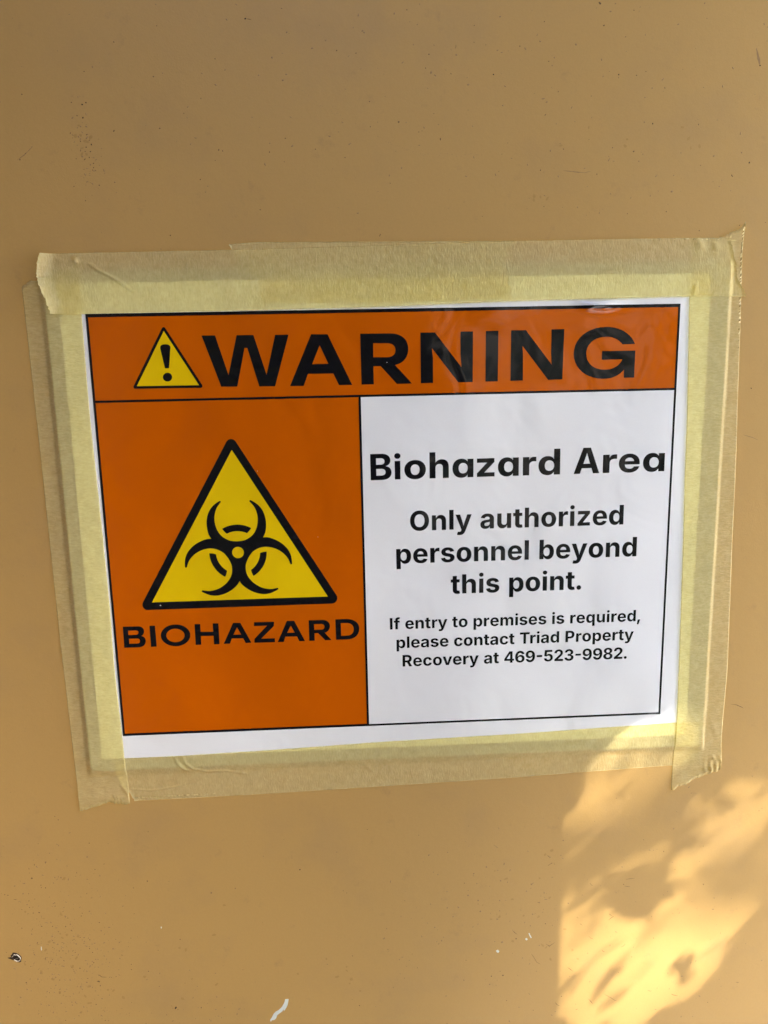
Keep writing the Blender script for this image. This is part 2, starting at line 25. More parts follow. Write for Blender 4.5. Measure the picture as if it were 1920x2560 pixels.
FLAKE = [[[-59.95,-244.49],[-58.26,-244.48],[-58.43,-246.03],[-58.85,-247.88],[-59.57,-249.37],[-60.37,-250.78],[-60.98,-251.33],[-61.09,-250.39],[-61.65,-251.46],[-62.64,-252.25],[-63.55,-252.88],[-64.39,-253.59],[-64.73,-254.52],[-65.14,-255.52],[-65.76,-256.17],[-66.51,-256.46],[-67.32,-256.44],[-67.65,-257.24],[-68.15,-256.87],[-67.96,-255.85],[-67.25,-254.86],[-66.52,-253.37],[-66.04,-252.54],[-64.96,-251.41],[-63.75,-250.81],[-62.53,-249.69],[-61.68,-248.72],[-60.96,-247.4],[-60.39,-246.25],[-60.12,-245.07]],[[47.97,-222.96],[49.0,-222.4],[49.72,-223.43],[49.17,-224.29],[48.38,-223.88]],[[64.59,-213.95],[65.06,-213.71],[65.48,-214.9],[66.29,-216.46],[65.82,-216.79],[65.17,-215.5]],[[62.97,-216.89],[63.6,-216.48],[64.24,-217.23],[63.78,-217.92],[63.14,-217.61]],[[-178.17,-206.5],[-177.96,-207.38],[-177.94,-208.69],[-178.36,-209.1],[-178.37,-207.79]],[[-119.33,-199.22],[-118.8,-199.16],[-118.78,-200.03],[-119.25,-200.26]]]
PIT = [-190.4,-212.26,1.77]
LIT = [[[91.89,-132.39],[97.54,-117.09],[107.82,-106.21],[122.82,-101.25],[133.78,-92.12],[140.22,-98.79],[144.53,-107.85],[143.67,-120.03],[136.28,-126.26],[128.16,-134.15],[127.07,-144.1],[123.66,-154.88],[119.21,-160.59],[114.41,-157.79],[104.87,-152.23],[98.81,-156.98],[96.24,-149.26],[91.38,-141.49]],[[79.2,-146.73],[83.03,-146.08],[84.07,-157.07],[93.88,-160.97],[92.93,-168.59],[81.49,-179.14],[77.93,-177.22],[77.17,-160.09]],[[104.47,-163.22],[113.08,-163.67],[118.82,-169.97],[118.49,-181.17],[113.85,-183.52],[106.64,-180.52],[103.23,-172.57]],[[95.96,-165.33],[100.62,-164.72],[102.3,-168.23],[97.65,-169.69]],[[122.8,-171.04],[129.74,-167.97],[133.81,-170.77],[131.06,-179.25],[126.3,-178.99]],[[144.11,-142.43],[151.21,-143.62],[158.94,-154.98],[163.92,-171.51],[169.73,-187.48],[178.83,-203.01],[181.64,-208.53],[174.74,-214.41],[164.95,-226.48],[140.72,-229.55],[125.33,-229.52],[132.17,-202.99],[140.74,-198.17],[140.11,-185.84],[136.57,-178.69],[141.77,-172.05],[149.9,-175.94],[158.28,-183.35],[163.89,-183.66],[156.76,-171.13],[149.82,-160.47],[145.4,-151.75]],[[159.01,-130.65],[169.39,-134.47],[183.69,-138.5],[188.08,-153.91],[178.31,-150.03],[167.48,-141.06]],[[162.94,-156.04],[170.52,-151.33],[182.03,-157.86],[186.09,-170.96],[185.98,-190.14],[181.76,-198.74],[174.8,-191.28],[168.25,-176.93],[162.69,-164.56]],[[78.62,-191.13],[93.48,-187.61],[100.11,-197.61],[106.77,-206.84],[121.48,-214.85],[133.02,-220.93],[140.72,-229.55],[136.92,-234.79],[134.14,-244.71],[148.58,-254.91],[144.75,-260.27],[131.98,-251.05],[125.58,-254.35],[122.66,-243.06],[115.92,-237.14],[100.96,-224.4],[85.45,-212.7],[77.38,-206.89],[77.19,-198.06]],[[76.62,-208.62],[84.69,-214.44],[101.02,-226.21],[106.1,-233.78],[103.92,-240.96],[106.98,-259.65],[104.9,-270.77],[95.86,-270.16],[84.22,-261.88],[86.34,-249.03],[86.83,-236.22],[82.5,-258.04],[79.98,-254.16],[78.59,-226.64]],[[109.57,-240.4],[119.43,-243.78],[124.06,-257.04],[124.85,-275.9],[112.45,-275.06],[108.49,-256.03]],[[151.53,-233.87],[165.99,-230.19],[163.28,-239.18],[154.15,-251.55],[147.66,-252.99],[151.27,-243.95]],[[126.52,-257.2],[134.71,-256.81],[133.45,-265.15],[128.5,-264.82]]]
GLINT = [91.96,96.57]
CORNER = [[124.68,98.23],[127.27,96.49],[129.14,94.77],[131.07,92.01]]
SHEEN = [[102.27,90.47],[125.46,90.06],[101.57,-40.77],[91.87,-34.58]]
GL = {" ":[550,[]],",":[550,[[[47,-402,1],[135,228,1],[453,228,1],[263,-402,1]]]],"-":[961,[[[822,871,1],[822,618,1],[140,618,1],[140,871,1]]]],".":[550,[[[276,-20,1],[200,-20,0],[96,83,0],[96,158,1],[96,234,0],[200,337,0],[276,337,1],[353,337,0],[457,234,0],[457,158,1],[457,83,0],[353,-20,0]]]],"2":[1270,[[[107,0,1],[107,235,1],[641,723,1],[706,784,0],[797,885,0],[844,985,0],[844,1043,1],[844,1108,0],[786,1201,0],[687,1251,0],[622,1251,1],[556,1251,0],[456,1197,0],[402,1097,0],[402,1027,1],[90,1027,1],[90,1175,0],[225,1391,0],[465,1510,0],[624,1510,1],[786,1510,0],[1028,1397,0],[1161,1197,0],[1161,1066,1],[1161,982,0],[1095,818,0],[925,617,0],[768,476,1],[561,277,1],[561,266,1],[1181,266,1],[1181,0,1]]]],"3":[1316,[[[651,-20,1],[486,-20,0],[230,93,0],[83,294,0],[81,426,1],[410,426,1],[412,373,0],[476,293,0],[585,249,0],[653,249,1],[723,249,0],[829,298,0],[890,385,0],[890,442,1],[890,501,0],[825,589,0],[706,639,0],[624,639,1],[483,639,1],[483,878,1],[624,878,1],[694,878,0],[801,926,0],[861,1011,0],[861,1068,1],[861,1123,0],[809,1205,0],[717,1251,0],[655,1251,1],[592,1251,0],[488,1206,0],[426,1125,0],[425,1070,1],[111,1070,1],[112,1199,0],[255,1398,0],[501,1510,0],[656,1510,1],[812,1510,0],[1047,1398,0],[1177,1207,0],[1177,1088,1],[1177,964,0],[1019,797,0],[892,775,1],[892,765,1],[1003,751,0],[1154,657,0],[1231,512,0],[1231,420,1],[1231,292,0],[1082,93,0],[821,-20,0]]]],"4":[1358,[[[73,258,1],[73,514,1],[691,1490,1],[915,1490,1],[915,1136,1],[783,1136,1],[400,531,1],[400,519,1],[1285,519,1],[1285,258,1]],[[788,0,1],[788,336,1],[795,450,1],[795,1490,1],[1102,1490,1],[1102,0,1]]]],"5":[1290,[[[633,-20,1],[476,-20,0],[230,95,0],[88,296,0],[85,426,1],[404,426,1],[406,370,0],[469,283,0],[571,236,0],[633,236,1],[705,236,0],[815,300,0],[878,415,0],[878,490,1],[878,567,0],[814,684,0],[702,749,0],[628,749,1],[562,749,0],[442,694,0],[410,647,1],[118,700,1],[187,1490,1],[1110,1490,1],[1110,1223,1],[457,1223,1],[421,856,1],[429,856,1],[468,913,0],[628,987,0],[728,987,1],[828,987,0],[999,916,0],[1125,785,0],[1194,606,0],[1194,499,1],[1194,348,0],[1053,113,0],[800,-20,0]]]],"6":[1303,[[[671,-20,1],[555,-20,0],[338,57,0],[168,228,0],[69,510,0],[69,714,1],[69,900,0],[155,1195,0],[316,1402,0],[542,1510,0],[681,1510,1],[832,1510,0],[1063,1393,0],[1204,1194,0],[1218,1070,1],[896,1070,1],[879,1145,0],[764,1229,0],[681,1229,1],[586,1229,0],[456,1117,0],[391,911,0],[391,770,1],[401,770,1],[434,835,0],[547,930,0],[695,980,0],[776,980,1],[909,980,0],[1116,857,0],[1234,640,0],[1234,501,1],[1234,348,0],[1092,113,0],[839,-20,0]],[[669,236,1],[740,236,0],[852,304,0],[916,419,0],[916,492,1],[916,564,0],[853,679,0],[742,746,0],[671,746,1],[618,746,0],[528,706,0],[460,636,0],[423,544,0],[423,491,1],[423,420,0],[487,305,0],[599,236,0]]]],"8":[1308,[[[653,-20,1],[483,-20,0],[220,90,0],[70,281,0],[70,401,1],[70,494,0],[156,650,0],[304,754,0],[396,769,1],[396,778,1],[275,803,0],[124,987,0],[124,1109,1],[124,1225,0],[261,1406,0],[500,1510,0],[653,1510,1],[806,1510,0],[1046,1406,0],[1183,1224,0],[1183,1109,1],[1183,986,0],[1030,803,0],[912,778,1],[912,769,1],[1002,754,0],[1150,650,0],[1238,494,0],[1238,401,1],[1238,281,0],[1087,90,0],[823,-20,0]],[[653,217,1],[726,217,0],[835,271,0],[896,366,0],[896,428,1],[896,490,0],[833,587,0],[723,642,0],[653,642,1],[583,642,0],[474,587,0],[411,491,0],[411,428,1],[411,366,0],[472,271,0],[581,217,0]],[[653,879,1],[714,879,0],[809,928,0],[864,1017,0],[864,1073,1],[864,1130,0],[810,1216,0],[715,1264,0],[653,1264,1],[591,1264,0],[497,1216,0],[443,1130,0],[443,1073,1],[443,1017,0],[497,929,0],[592,879,0]]]],"9":[1303,[[[623,-23,1],[472,-23,0],[240,96,0],[100,298,0],[85,422,1],[408,422,1],[425,345,0],[539,258,0],[623,258,1],[718,258,0],[847,372,0],[912,580,0],[912,721,1],[903,721,1],[870,656,0],[757,561,0],[610,510,0],[528,510,1],[395,510,0],[187,634,0],[69,851,0],[69,990,1],[69,1143,0],[212,1379,0],[466,1514,0],[633,1513,1],[750,1512,0],[965,1434,0],[1135,1263,0],[1234,981,0],[1234,777,1],[1234,590,0],[1148,294,0],[987,86,0],[762,-23,0]],[[632,745,1],[686,745,0],[776,785,0],[843,855,0],[881,947,0],[881,1000,1],[881,1070,0],[817,1185,0],[706,1254,0],[634,1254,1],[564,1254,0],[452,1187,0],[387,1071,0],[387,999,1],[387,927,0],[451,812,0],[562,745,0]]]],"I":[590,[[[135,0,1],[135,1490,1],[458,1490,1],[458,0,1]]]],"O":[1580,[[[790,-20,1],[592,-20,0],[274,159,0],[89,501,0],[89,744,1],[89,989,0],[274,1331,0],[592,1510,0],[790,1510,1],[989,1510,0],[1306,1331,0],[1491,989,0],[1491,744,1],[1491,500,0],[1306,159,0],[989,-20,0]],[[790,269,1],[903,269,0],[1068,378,0],[1159,590,0],[1159,744,1],[1159,899,0],[1068,1112,0],[903,1221,0],[790,1221,1],[678,1221,0],[513,1112,0],[422,899,0],[422,744,1],[422,590,0],[513,378,0],[678,269,0]]]],"P":[1331,[[[126,0,1],[126,1490,1],[721,1490,1],[890,1490,0],[1130,1360,0],[1258,1131,0],[1258,981,1],[1258,831,0],[1128,604,0],[884,477,0],[712,477,1],[336,477,1],[336,738,1],[656,738,1],[745,738,0],[862,800,0],[920,909,0],[920,981,1],[920,1055,0],[862,1163,0],[745,1223,0],[656,1223,1],[453,1223,1],[453,0,1]]]],"R":[1350,[[[126,0,1],[126,1490,1],[721,1490,1],[890,1490,0],[1130,1370,0],[1258,1150,0],[1258,1001,1],[1258,850,0],[1128,636,0],[884,523,0],[712,523,1],[321,523,1],[321,785,1],[656,785,1],[745,785,0],[862,833,0],[920,928,0],[920,1001,1],[920,1074,0],[862,1172,0],[745,1223,0],[656,1223,1],[453,1223,1],[453,0,1]],[[950,0,1],[588,679,1],[940,679,1],[1311,0,1]]]],"T":[1376,[[[71,1221,1],[71,1490,1],[1305,1490,1],[1305,1221,1],[852,1221,1],[852,0,1],[525,0,1],[525,1221,1]]]],"a":[1196,[[[435,-21,1],[328,-21,0],[160,53,0],[64,201,0],[64,312,1],[64,405,0],[131,531,0],[249,609,0],[400,650,0],[483,658,1],[580,667,0],[697,685,0],[752,722,0],[752,757,1],[752,762,1],[752,806,0],[713,866,0],[640,898,0],[587,898,1],[534,898,0],[453,866,0],[401,811,0],[390,775,1],[96,819,1],[122,916,0],[254,1056,0],[458,1132,0],[589,1132,1],[685,1132,0],[860,1086,0],[996,994,0],[1074,852,0],[1074,756,1],[1074,0,1],[770,0,1],[770,156,1],[760,156,1],[732,101,0],[640,22,0],[515,-21,0]],[[529,199,1],[594,199,0],[696,251,0],[754,342,0],[754,399,1],[754,514,1],[740,505,0],[691,490,0],[630,478,0],[571,469,0],[546,465,1],[492,458,0],[414,422,0],[371,365,0],[371,324,1],[371,283,0],[412,227,0],[483,199,0]]]],"b":[1298,[[[769,-18,1],[680,-18,0],[555,42,0],[475,132,0],[453,180,1],[440,180,1],[440,0,1],[122,0,1],[122,1490,1],[444,1490,1],[444,928,1],[453,928,1],[474,975,0],[552,1070,0],[678,1132,0],[771,1132,1],[892,1132,0],[1096,1006,0],[1220,751,0],[1220,557,1],[1220,370,0],[1100,114,0],[896,-18,0]],[[664,237,1],[738,237,0],[838,318,0],[890,463,0],[890,558,1],[890,653,0],[838,796,0],[738,877,0],[664,877,1],[592,877,0],[490,799,0],[437,656,0],[437,558,1],[437,462,0],[491,318,0],[593,237,0]]]],"c":[1212,[[[630,-21,1],[459,-21,0],[211,123,0],[77,383,0],[77,555,1],[77,728,0],[211,987,0],[459,1132,0],[630,1132,1],[734,1132,0],[906,1078,0],[1038,979,0],[1121,837,0],[1136,749,1],[837,696,1],[829,740,0],[793,808,0],[742,857,0],[675,882,0],[634,882,1],[560,882,0],[458,802,0],[405,655,0],[405,556,1],[405,458,0],[458,311,0],[560,229,0],[634,229,1],[675,229,0],[743,255,0],[796,305,0],[831,377,0],[839,422,1],[1137,370,1],[1123,279,0],[1039,135,0],[908,32,0],[734,-21,0]]]],"d":[1298,[[[529,-18,1],[403,-18,0],[197,114,0],[77,370,0],[77,557,1],[77,751,0],[201,1006,0],[406,1132,0],[527,1132,1],[619,1132,0],[745,1070,0],[824,975,0],[844,928,1],[853,928,1],[853,1490,1],[1175,1490,1],[1175,0,1],[858,0,1],[858,180,1],[844,180,1],[823,132,0],[743,42,0],[618,-18,0]],[[633,237,1],[705,237,0],[807,318,0],[860,462,0],[860,558,1],[860,656,0],[807,799,0],[706,877,0],[633,877,1],[560,877,0],[459,796,0],[408,653,0],[408,558,1],[408,463,0],[460,318,0],[561,237,0]]]],"e":[1225,[[[634,-21,1],[462,-21,0],[211,118,0],[77,376,0],[77,554,1],[77,726,0],[211,987,0],[455,1132,0],[620,1132,1],[734,1132,0],[927,1060,0],[1071,918,0],[1152,705,0],[1152,563,1],[1152,478,1],[200,478,1],[200,673,1],[996,673,1],[846,623,1],[846,707,0],[795,828,0],[696,894,0],[623,894,1],[550,894,0],[448,827,0],[395,710,0],[395,634,1],[395,495,1],[395,403,0],[456,279,0],[567,217,0],[640,217,1],[690,217,0],[772,245,0],[830,300,0],[846,341,1],[1135,290,1],[1108,196,0],[972,56,0],[767,-21,0]]]],"f":[826,[[[763,1118,1],[763,876,1],[20,876,1],[20,1118,1]],[[213,0,1],[213,1192,1],[213,1315,0],[309,1479,0],[476,1560,0],[584,1560,1],[656,1560,0],[779,1537,0],[808,1529,1],[753,1289,1],[734,1295,0],[681,1304,0],[653,1304,1],[587,1304,0],[534,1243,0],[534,1188,1],[534,0,1]]]],"h":[1287,[[[444,643,1],[444,0,1],[122,0,1],[122,1490,1],[438,1490,1],[438,837,1],[415,837,1],[457,974,0],[635,1132,0],[779,1132,1],[896,1132,0],[1069,1029,0],[1165,840,0],[1165,711,1],[1165,0,1],[843,0,1],[843,652,1],[843,752,0],[740,865,0],[649,865,1],[589,865,0],[496,812,0],[444,714,0]]]],"i":[566,[[[122,0,1],[122,1118,1],[444,1118,1],[444,0,1]],[[283,1257,1],[212,1257,0],[111,1351,0],[111,1417,1],[111,1485,0],[212,1578,0],[283,1578,1],[354,1578,0],[455,1485,0],[455,1417,1],[455,1351,0],[354,1257,0]]]],"l":[562,[[[122,0,1],[122,1490,1],[440,1490,1],[440,0,1]]]],"m":[1882,[[[122,0,1],[122,1118,1],[420,1118,1],[437,835,1],[414,835,1],[440,940,0],[542,1072,0],[679,1134,0],[754,1134,1],[874,1134,0],[1022,980,0],[1059,814,1],[1022,814,1],[1048,926,0],[1163,1068,0],[1318,1134,0],[1403,1134,1],[1506,1134,0],[1668,1044,0],[1760,874,0],[1760,754,1],[1760,0,1],[1438,0,1],[1438,687,1],[1438,777,0],[1342,868,0],[1270,868,1],[1216,868,0],[1138,821,0],[1096,737,0],[1096,680,1],[1096,0,1],[786,0,1],[786,693,1],[786,774,0],[694,868,0],[620,868,1],[570,868,0],[490,821,0],[444,734,0],[444,671,1],[444,0,1]]]],"n":[1287,[[[444,643,1],[444,0,1],[122,0,1],[122,1118,1],[426,1118,1],[431,837,1],[415,837,1],[457,974,0],[635,1132,0],[779,1132,1],[896,1132,0],[1069,1029,0],[1165,840,0],[1165,711,1],[1165,0,1],[843,0,1],[843,652,1],[843,752,0],[740,865,0],[649,865,1],[589,865,0],[496,812,0],[444,714,0]]]],"o":[1261,[[[631,-21,1],[460,-21,0],[211,123,0],[77,383,0],[77,555,1],[77,728,0],[211,987,0],[460,1132,0],[631,1132,1],[802,1132,0],[1050,987,0],[1184,728,0],[1184,555,1],[1184,383,0],[1050,123,0],[802,-21,0]],[[631,229,1],[705,229,0],[805,313,0],[856,461,0],[856,556,1],[856,652,0],[805,799,0],[705,882,0],[631,882,1],[557,882,0],[456,799,0],[405,652,0],[405,556,1],[405,461,0],[456,313,0],[557,229,0]]]],"p":[1298,[[[122,-418,1],[122,1118,1],[440,1118,1],[440,928,1],[453,928,1],[474,975,0],[552,1070,0],[678,1132,0],[771,1132,1],[892,1132,0],[1096,1006,0],[1220,751,0],[1220,557,1],[1220,370,0],[1100,114,0],[896,-18,0],[769,-18,1],[680,-18,0],[555,42,0],[475,132,0],[453,180,1],[444,180,1],[444,-418,1]],[[664,237,1],[738,237,0],[838,318,0],[890,463,0],[890,558,1],[890,653,0],[838,796,0],[738,877,0],[664,877,1],[592,877,0],[490,799,0],[437,656,0],[437,558,1],[437,462,0],[491,318,0],[593,237,0]]]],"q":[1298,[[[1175,-418,1],[853,-418,1],[853,180,1],[844,180,1],[823,132,0],[743,42,0],[618,-18,0],[529,-18,1],[403,-18,0],[197,114,0],[77,370,0],[77,557,1],[77,751,0],[201,1006,0],[406,1132,0],[527,1132,1],[619,1132,0],[745,1070,0],[824,975,0],[844,928,1],[858,928,1],[858,1118,1],[1175,1118,1]],[[633,237,1],[705,237,0],[807,318,0],[860,462,0],[860,558,1],[860,656,0],[807,799,0],[706,877,0],[633,877,1],[560,877,0],[459,796,0],[408,653,0],[408,558,1],[408,463,0],[460,318,0],[561,237,0]]]],"r":[846,[[[122,0,1],[122,1118,1],[434,1118,1],[434,919,1],[446,919,1],[477,1026,0],[619,1133,0],[712,1133,1],[736,1133,0],[789,1127,0],[810,1121,1],[810,837,1],[788,845,0],[709,854,0],[677,854,1],[610,854,0],[504,796,0],[444,693,0],[444,624,1],[444,0,1]]]],"s":[1160,[[[578,-21,1],[440,-21,0],[226,58,0],[92,207,0],[72,312,1],[372,361,1],[393,286,0],[499,210,0],[589,210,1],[669,210,0],[761,269,0],[761,315,1],[761,357,0],[692,409,0],[620,423,1],[427,462,1],[263,495,0],[101,655,0],[101,782,1],[101,891,0],[220,1048,0],[435,1132,0],[580,1132,1],[716,1132,0],[916,1058,0],[1039,922,0],[1059,828,1],[774,781,1],[757,837,0],[662,905,0],[586,905,1],[517,905,0],[423,849,0],[423,801,1],[423,763,0],[482,708,0],[558,692,1],[765,652,1],[929,620,0],[1090,471,0],[1090,350,1],[1090,238,0],[958,71,0],[728,-21,0]]]],"t":[765,[[[699,1118,1],[699,876,1],[20,876,1],[20,1118,1]],[[171,1384,1],[493,1384,1],[493,334,1],[493,285,0],[538,238,0],[590,238,1],[607,238,0],[670,246,0],[685,250,1],[729,12,1],[675,-4,0],[572,-16,0],[524,-16,1],[352,-16,0],[171,149,0],[171,305,1]]]],"u":[1287,[[[508,-14,1],[392,-14,0],[218,89,0],[122,278,0],[122,407,1],[122,1118,1],[444,1118,1],[444,466,1],[444,366,0],[547,253,0],[638,253,1],[699,253,0],[790,306,0],[843,405,0],[843,475,1],[843,1118,1],[1165,1118,1],[1165,0,1],[861,0,1],[856,281,1],[872,281,1],[829,143,0],[651,-14,0]]]],"v":[1243,[[[436,0,1],[27,1118,1],[368,1118,1],[547,553,1],[581,444,0],[631,218,0],[658,95,1],[594,95,1],[619,218,0],[669,443,0],[702,553,1],[878,1118,1],[1215,1118,1],[806,0,1]]]],"y":[1248,[[[116,-394,1],[189,-155,1],[229,-166,1],[291,-182,0],[385,-167,0],[439,-108,0],[441,-57,1],[446,-3,1],[27,1118,1],[368,1118,1],[547,553,1],[581,442,0],[622,219,0],[649,95,1],[578,95,1],[606,219,0],[659,444,0],[695,553,1],[884,1118,1],[1221,1118,1],[749,-125,1],[715,-216,0],[606,-351,0],[443,-426,0],[324,-426,1],[262,-426,0],[151,-408,0]]]],"z":[1180,[[[118,0,1],[118,190,1],[656,854,1],[656,862,1],[136,862,1],[136,1118,1],[1043,1118,1],[1043,909,1],[540,264,1],[540,256,1],[1062,256,1],[1062,0,1]]]],"hA":[1479,[[[8,0,1],[527,1490,1],[951,1490,1],[1471,0,1],[1108,0,1],[886,700,1],[840,850,0],[748,1165,0],[696,1358,1],[785,1358,1],[731,1165,0],[638,850,0],[591,700,1],[361,0,1]],[[347,311,1],[347,570,1],[1133,570,1],[1133,311,1]]]],"hB":[1322,[[[106,0,1],[106,1490,1],[711,1490,1],[873,1490,0],[1099,1394,0],[1216,1223,0],[1216,1109,1],[1216,1023,0],[1149,889,0],[1028,800,0],[945,780,1],[945,778,1],[1037,771,0],[1184,681,0],[1270,526,0],[1270,420,1],[1270,297,0],[1150,107,0],[917,0,0],[749,0,1]],[[425,254,1],[700,254,1],[812,254,0],[936,352,0],[936,441,1],[936,500,0],[881,586,0],[777,633,0],[704,633,1],[425,633,1]],[[425,876,1],[684,876,1],[748,876,0],[840,920,0],[890,1001,0],[890,1056,1],[890,1138,0],[780,1236,0],[684,1236,1],[425,1236,1]]]],"hd":[1234,[[[513,-22,1],[375,-22,0],[169,115,0],[56,364,0],[56,529,1],[56,692,0],[171,939,0],[376,1078,0],[510,1078,1],[579,1078,0],[694,1042,0],[785,968,0],[818,911,1],[820,911,1],[820,1490,1],[1132,1490,1],[1132,0,1],[824,0,1],[824,162,1],[822,162,1],[793,101,0],[701,18,0],[582,-22,0]],[[596,230,1],[668,230,0],[774,304,0],[834,439,0],[834,529,1],[834,620,0],[774,753,0],[668,827,0],[596,827,1],[528,827,0],[427,756,0],[372,624,0],[372,529,1],[372,435,0],[427,301,0],[528,230,0]]]],"he":[1158,[[[590,-24,1],[429,-24,0],[189,117,0],[56,367,0],[56,527,1],[56,689,0],[190,938,0],[427,1080,0],[580,1080,1],[698,1080,0],[890,1001,0],[1030,854,0],[1106,655,0],[1106,534,1],[1106,450,1],[163,450,1],[163,644,1],[957,644,1],[815,601,1],[815,676,0],[760,786,0],[658,845,0],[587,845,1],[517,845,0],[416,786,0],[360,676,0],[360,601,1],[360,464,1],[360,386,0],[417,270,0],[524,207,0],[600,207,1],[655,207,0],[741,238,0],[799,296,0],[812,334,1],[1096,334,1],[1077,229,0],[935,68,0],[720,-24,0]]]],"hh":[1211,[[[414,582,1],[414,0,1],[101,0,1],[101,1490,1],[414,1490,1],[414,778,1],[359,778,1],[409,918,0],[594,1078,0],[741,1078,1],[855,1078,0],[1020,981,0],[1109,795,0],[1109,662,1],[1109,0,1],[797,0,1],[797,602,1],[797,704,0],[700,810,0],[611,810,1],[552,810,0],[463,761,0],[414,661,0]]]],"hi":[515,[[[101,0,1],[101,1056,1],[414,1056,1],[414,0,1]],[[257,1178,1],[180,1178,0],[81,1271,0],[81,1341,1],[81,1412,0],[180,1504,0],[256,1504,1],[333,1504,0],[433,1412,0],[433,1341,1],[433,1270,0],[333,1178,0]]]],"ho":[1198,[[[599,-24,1],[438,-24,0],[193,113,0],[56,361,0],[56,527,1],[56,694,0],[193,942,0],[438,1080,0],[599,1080,1],[762,1080,0],[1006,942,0],[1143,694,0],[1143,527,1],[1143,361,0],[1006,113,0],[762,-24,0]],[[599,228,1],[667,228,0],[769,299,0],[827,433,0],[827,527,1],[827,623,0],[769,757,0],[667,828,0],[599,828,1],[532,828,0],[429,757,0],[372,623,0],[372,527,1],[372,433,0],[429,299,0],[532,228,0]]]],"hr":[779,[[[101,0,1],[101,1056,1],[403,1056,1],[403,874,1],[406,874,1],[435,971,0],[559,1062,0],[664,1062,1],[691,1062,0],[734,1061,0],[753,1060,1],[753,797,1],[736,798,0],[661,801,0],[623,801,1],[563,801,0],[468,746,0],[414,639,0],[414,561,1],[414,0,1]]]],"hz":[1084,[[[96,0,1],[96,208,1],[612,807,1],[612,810,1],[96,810,1],[96,1056,1],[980,1056,1],[980,836,1],[475,248,1],[475,245,1],[988,245,1],[988,0,1]]]],"ha":[1231,[[[513,-22,1],[375,-22,0],[169,115,0],[56,364,0],[56,529,1],[56,692,0],[171,939,0],[376,1078,0],[510,1078,1],[579,1078,0],[696,1042,0],[788,970,0],[820,915,1],[824,915,1],[824,1056,1],[1129,1056,1],[1129,0,1],[824,0,1],[824,158,1],[821,158,1],[791,98,0],[700,18,0],[582,-22,0]],[[596,230,1],[668,230,0],[774,304,0],[834,439,0],[834,529,1],[834,620,0],[774,753,0],[668,827,0],[596,827,1],[528,827,0],[427,756,0],[372,624,0],[372,529,1],[372,435,0],[427,301,0],[528,230,0]]]]}
UPM = 2048
LINES = [["Only authorized",[7.06,-2.53],[105.02,-2.5]],["personnel beyond",[0.59,-17.67],[111.72,-17.71]],["this point.",[25.41,-32.8],[86.29,-32.76]],["If entry to premises is required,",[-2.94,-49.0],[114.83,-49.21]],["please contact Triad Property",[-0.06,-58.27],[112.07,-58.34]],["Recovery at 469-523-9982.",[2.63,-67.39],[109.13,-67.62]]]
HEAD = [["B",-10.25,-0.88,21.12,21.15],["i",0.41,3.22,21.16,21.17],["o",4.87,14.48,21.18,21.22],["h",16.13,24.78,21.22,21.26],["a",26.43,35.88,21.26,21.3],["z",37.45,45.4,21.31,21.34],["a",46.93,56.34,21.34,21.38],["r",58.2,64.26,21.39,21.41],["d",65.27,75.12,21.42,21.45],["A",81.38,93.12,21.48,21.53],["r",94.67,101.05,21.53,21.56],["e",101.93,111.52,21.56,21.6],["a",113.03,122.95,21.6,21.64]]

# ---------------------------------------------------------------- camera, world, sun, exposure
cam = bpy.data.objects.new('camera', bpy.data.cameras.new('camera')); COL.objects.link(cam)
R = CAM['rot']
m = Matrix([[R[0][0], R[0][1], R[0][2], CAM['loc'][0]], [R[1][0], R[1][1], R[1][2], CAM['loc'][1]], [R[2][0], R[2][1], R[2][2], CAM['loc'][2] + ZC], [0, 0, 0, 1]])
cam.matrix_world = m
cam.data.sensor_fit = 'VERTICAL'; cam.data.sensor_height = 36; cam.data.sensor_width = 27
cam.data.lens = CAM['lens']; cam.data.clip_start = 0.01; cam.data.clip_end = 500
S.camera = cam

SUN_AZ, SUN_EL = 55.0, 40.0      # degrees right of the wall's normal, degrees up
sv = Vector((math.sin(math.radians(SUN_AZ))*math.cos(math.radians(SUN_EL)), -math.cos(math.radians(SUN_AZ))*math.cos(math.radians(SUN_EL)), math.sin(math.radians(SUN_EL))))
W = bpy.data.worlds.new('World'); S.world = W; W.use_nodes = True
nt = W.node_tree; bg = nt.nodes['Background']
sky = nt.nodes.new('ShaderNodeTexSky'); sky.sky_type = 'NISHITA'; sky.sun_disc = False
sky.sun_elevation = math.radians(SUN_EL); sky.sun_rotation = math.atan2(sv.x, sv.y)
sky.dust_density = 1.6; sky.air_density = 1.0; sky.ozone_density = 1.5
nt.links.new(sky.outputs[0], bg.inputs[0]); bg.inputs[1].default_value = 0.15
sl = bpy.data.lights.new('sun', 'SUN'); sl.energy = 2.0; sl.angle = math.radians(0.5); sl.color = (1.0, 0.96, 0.89)
so = bpy.data.objects.new('sun', sl); COL.objects.link(so); so.rotation_euler = sv.to_track_quat('Z', 'Y').to_euler(); so.location = (2, -3, 5)
S.view_settings.view_transform = 'Standard'; S.view_settings.look = 'None'; S.view_settings.gamma = 1
S.view_settings.exposure = 3.75

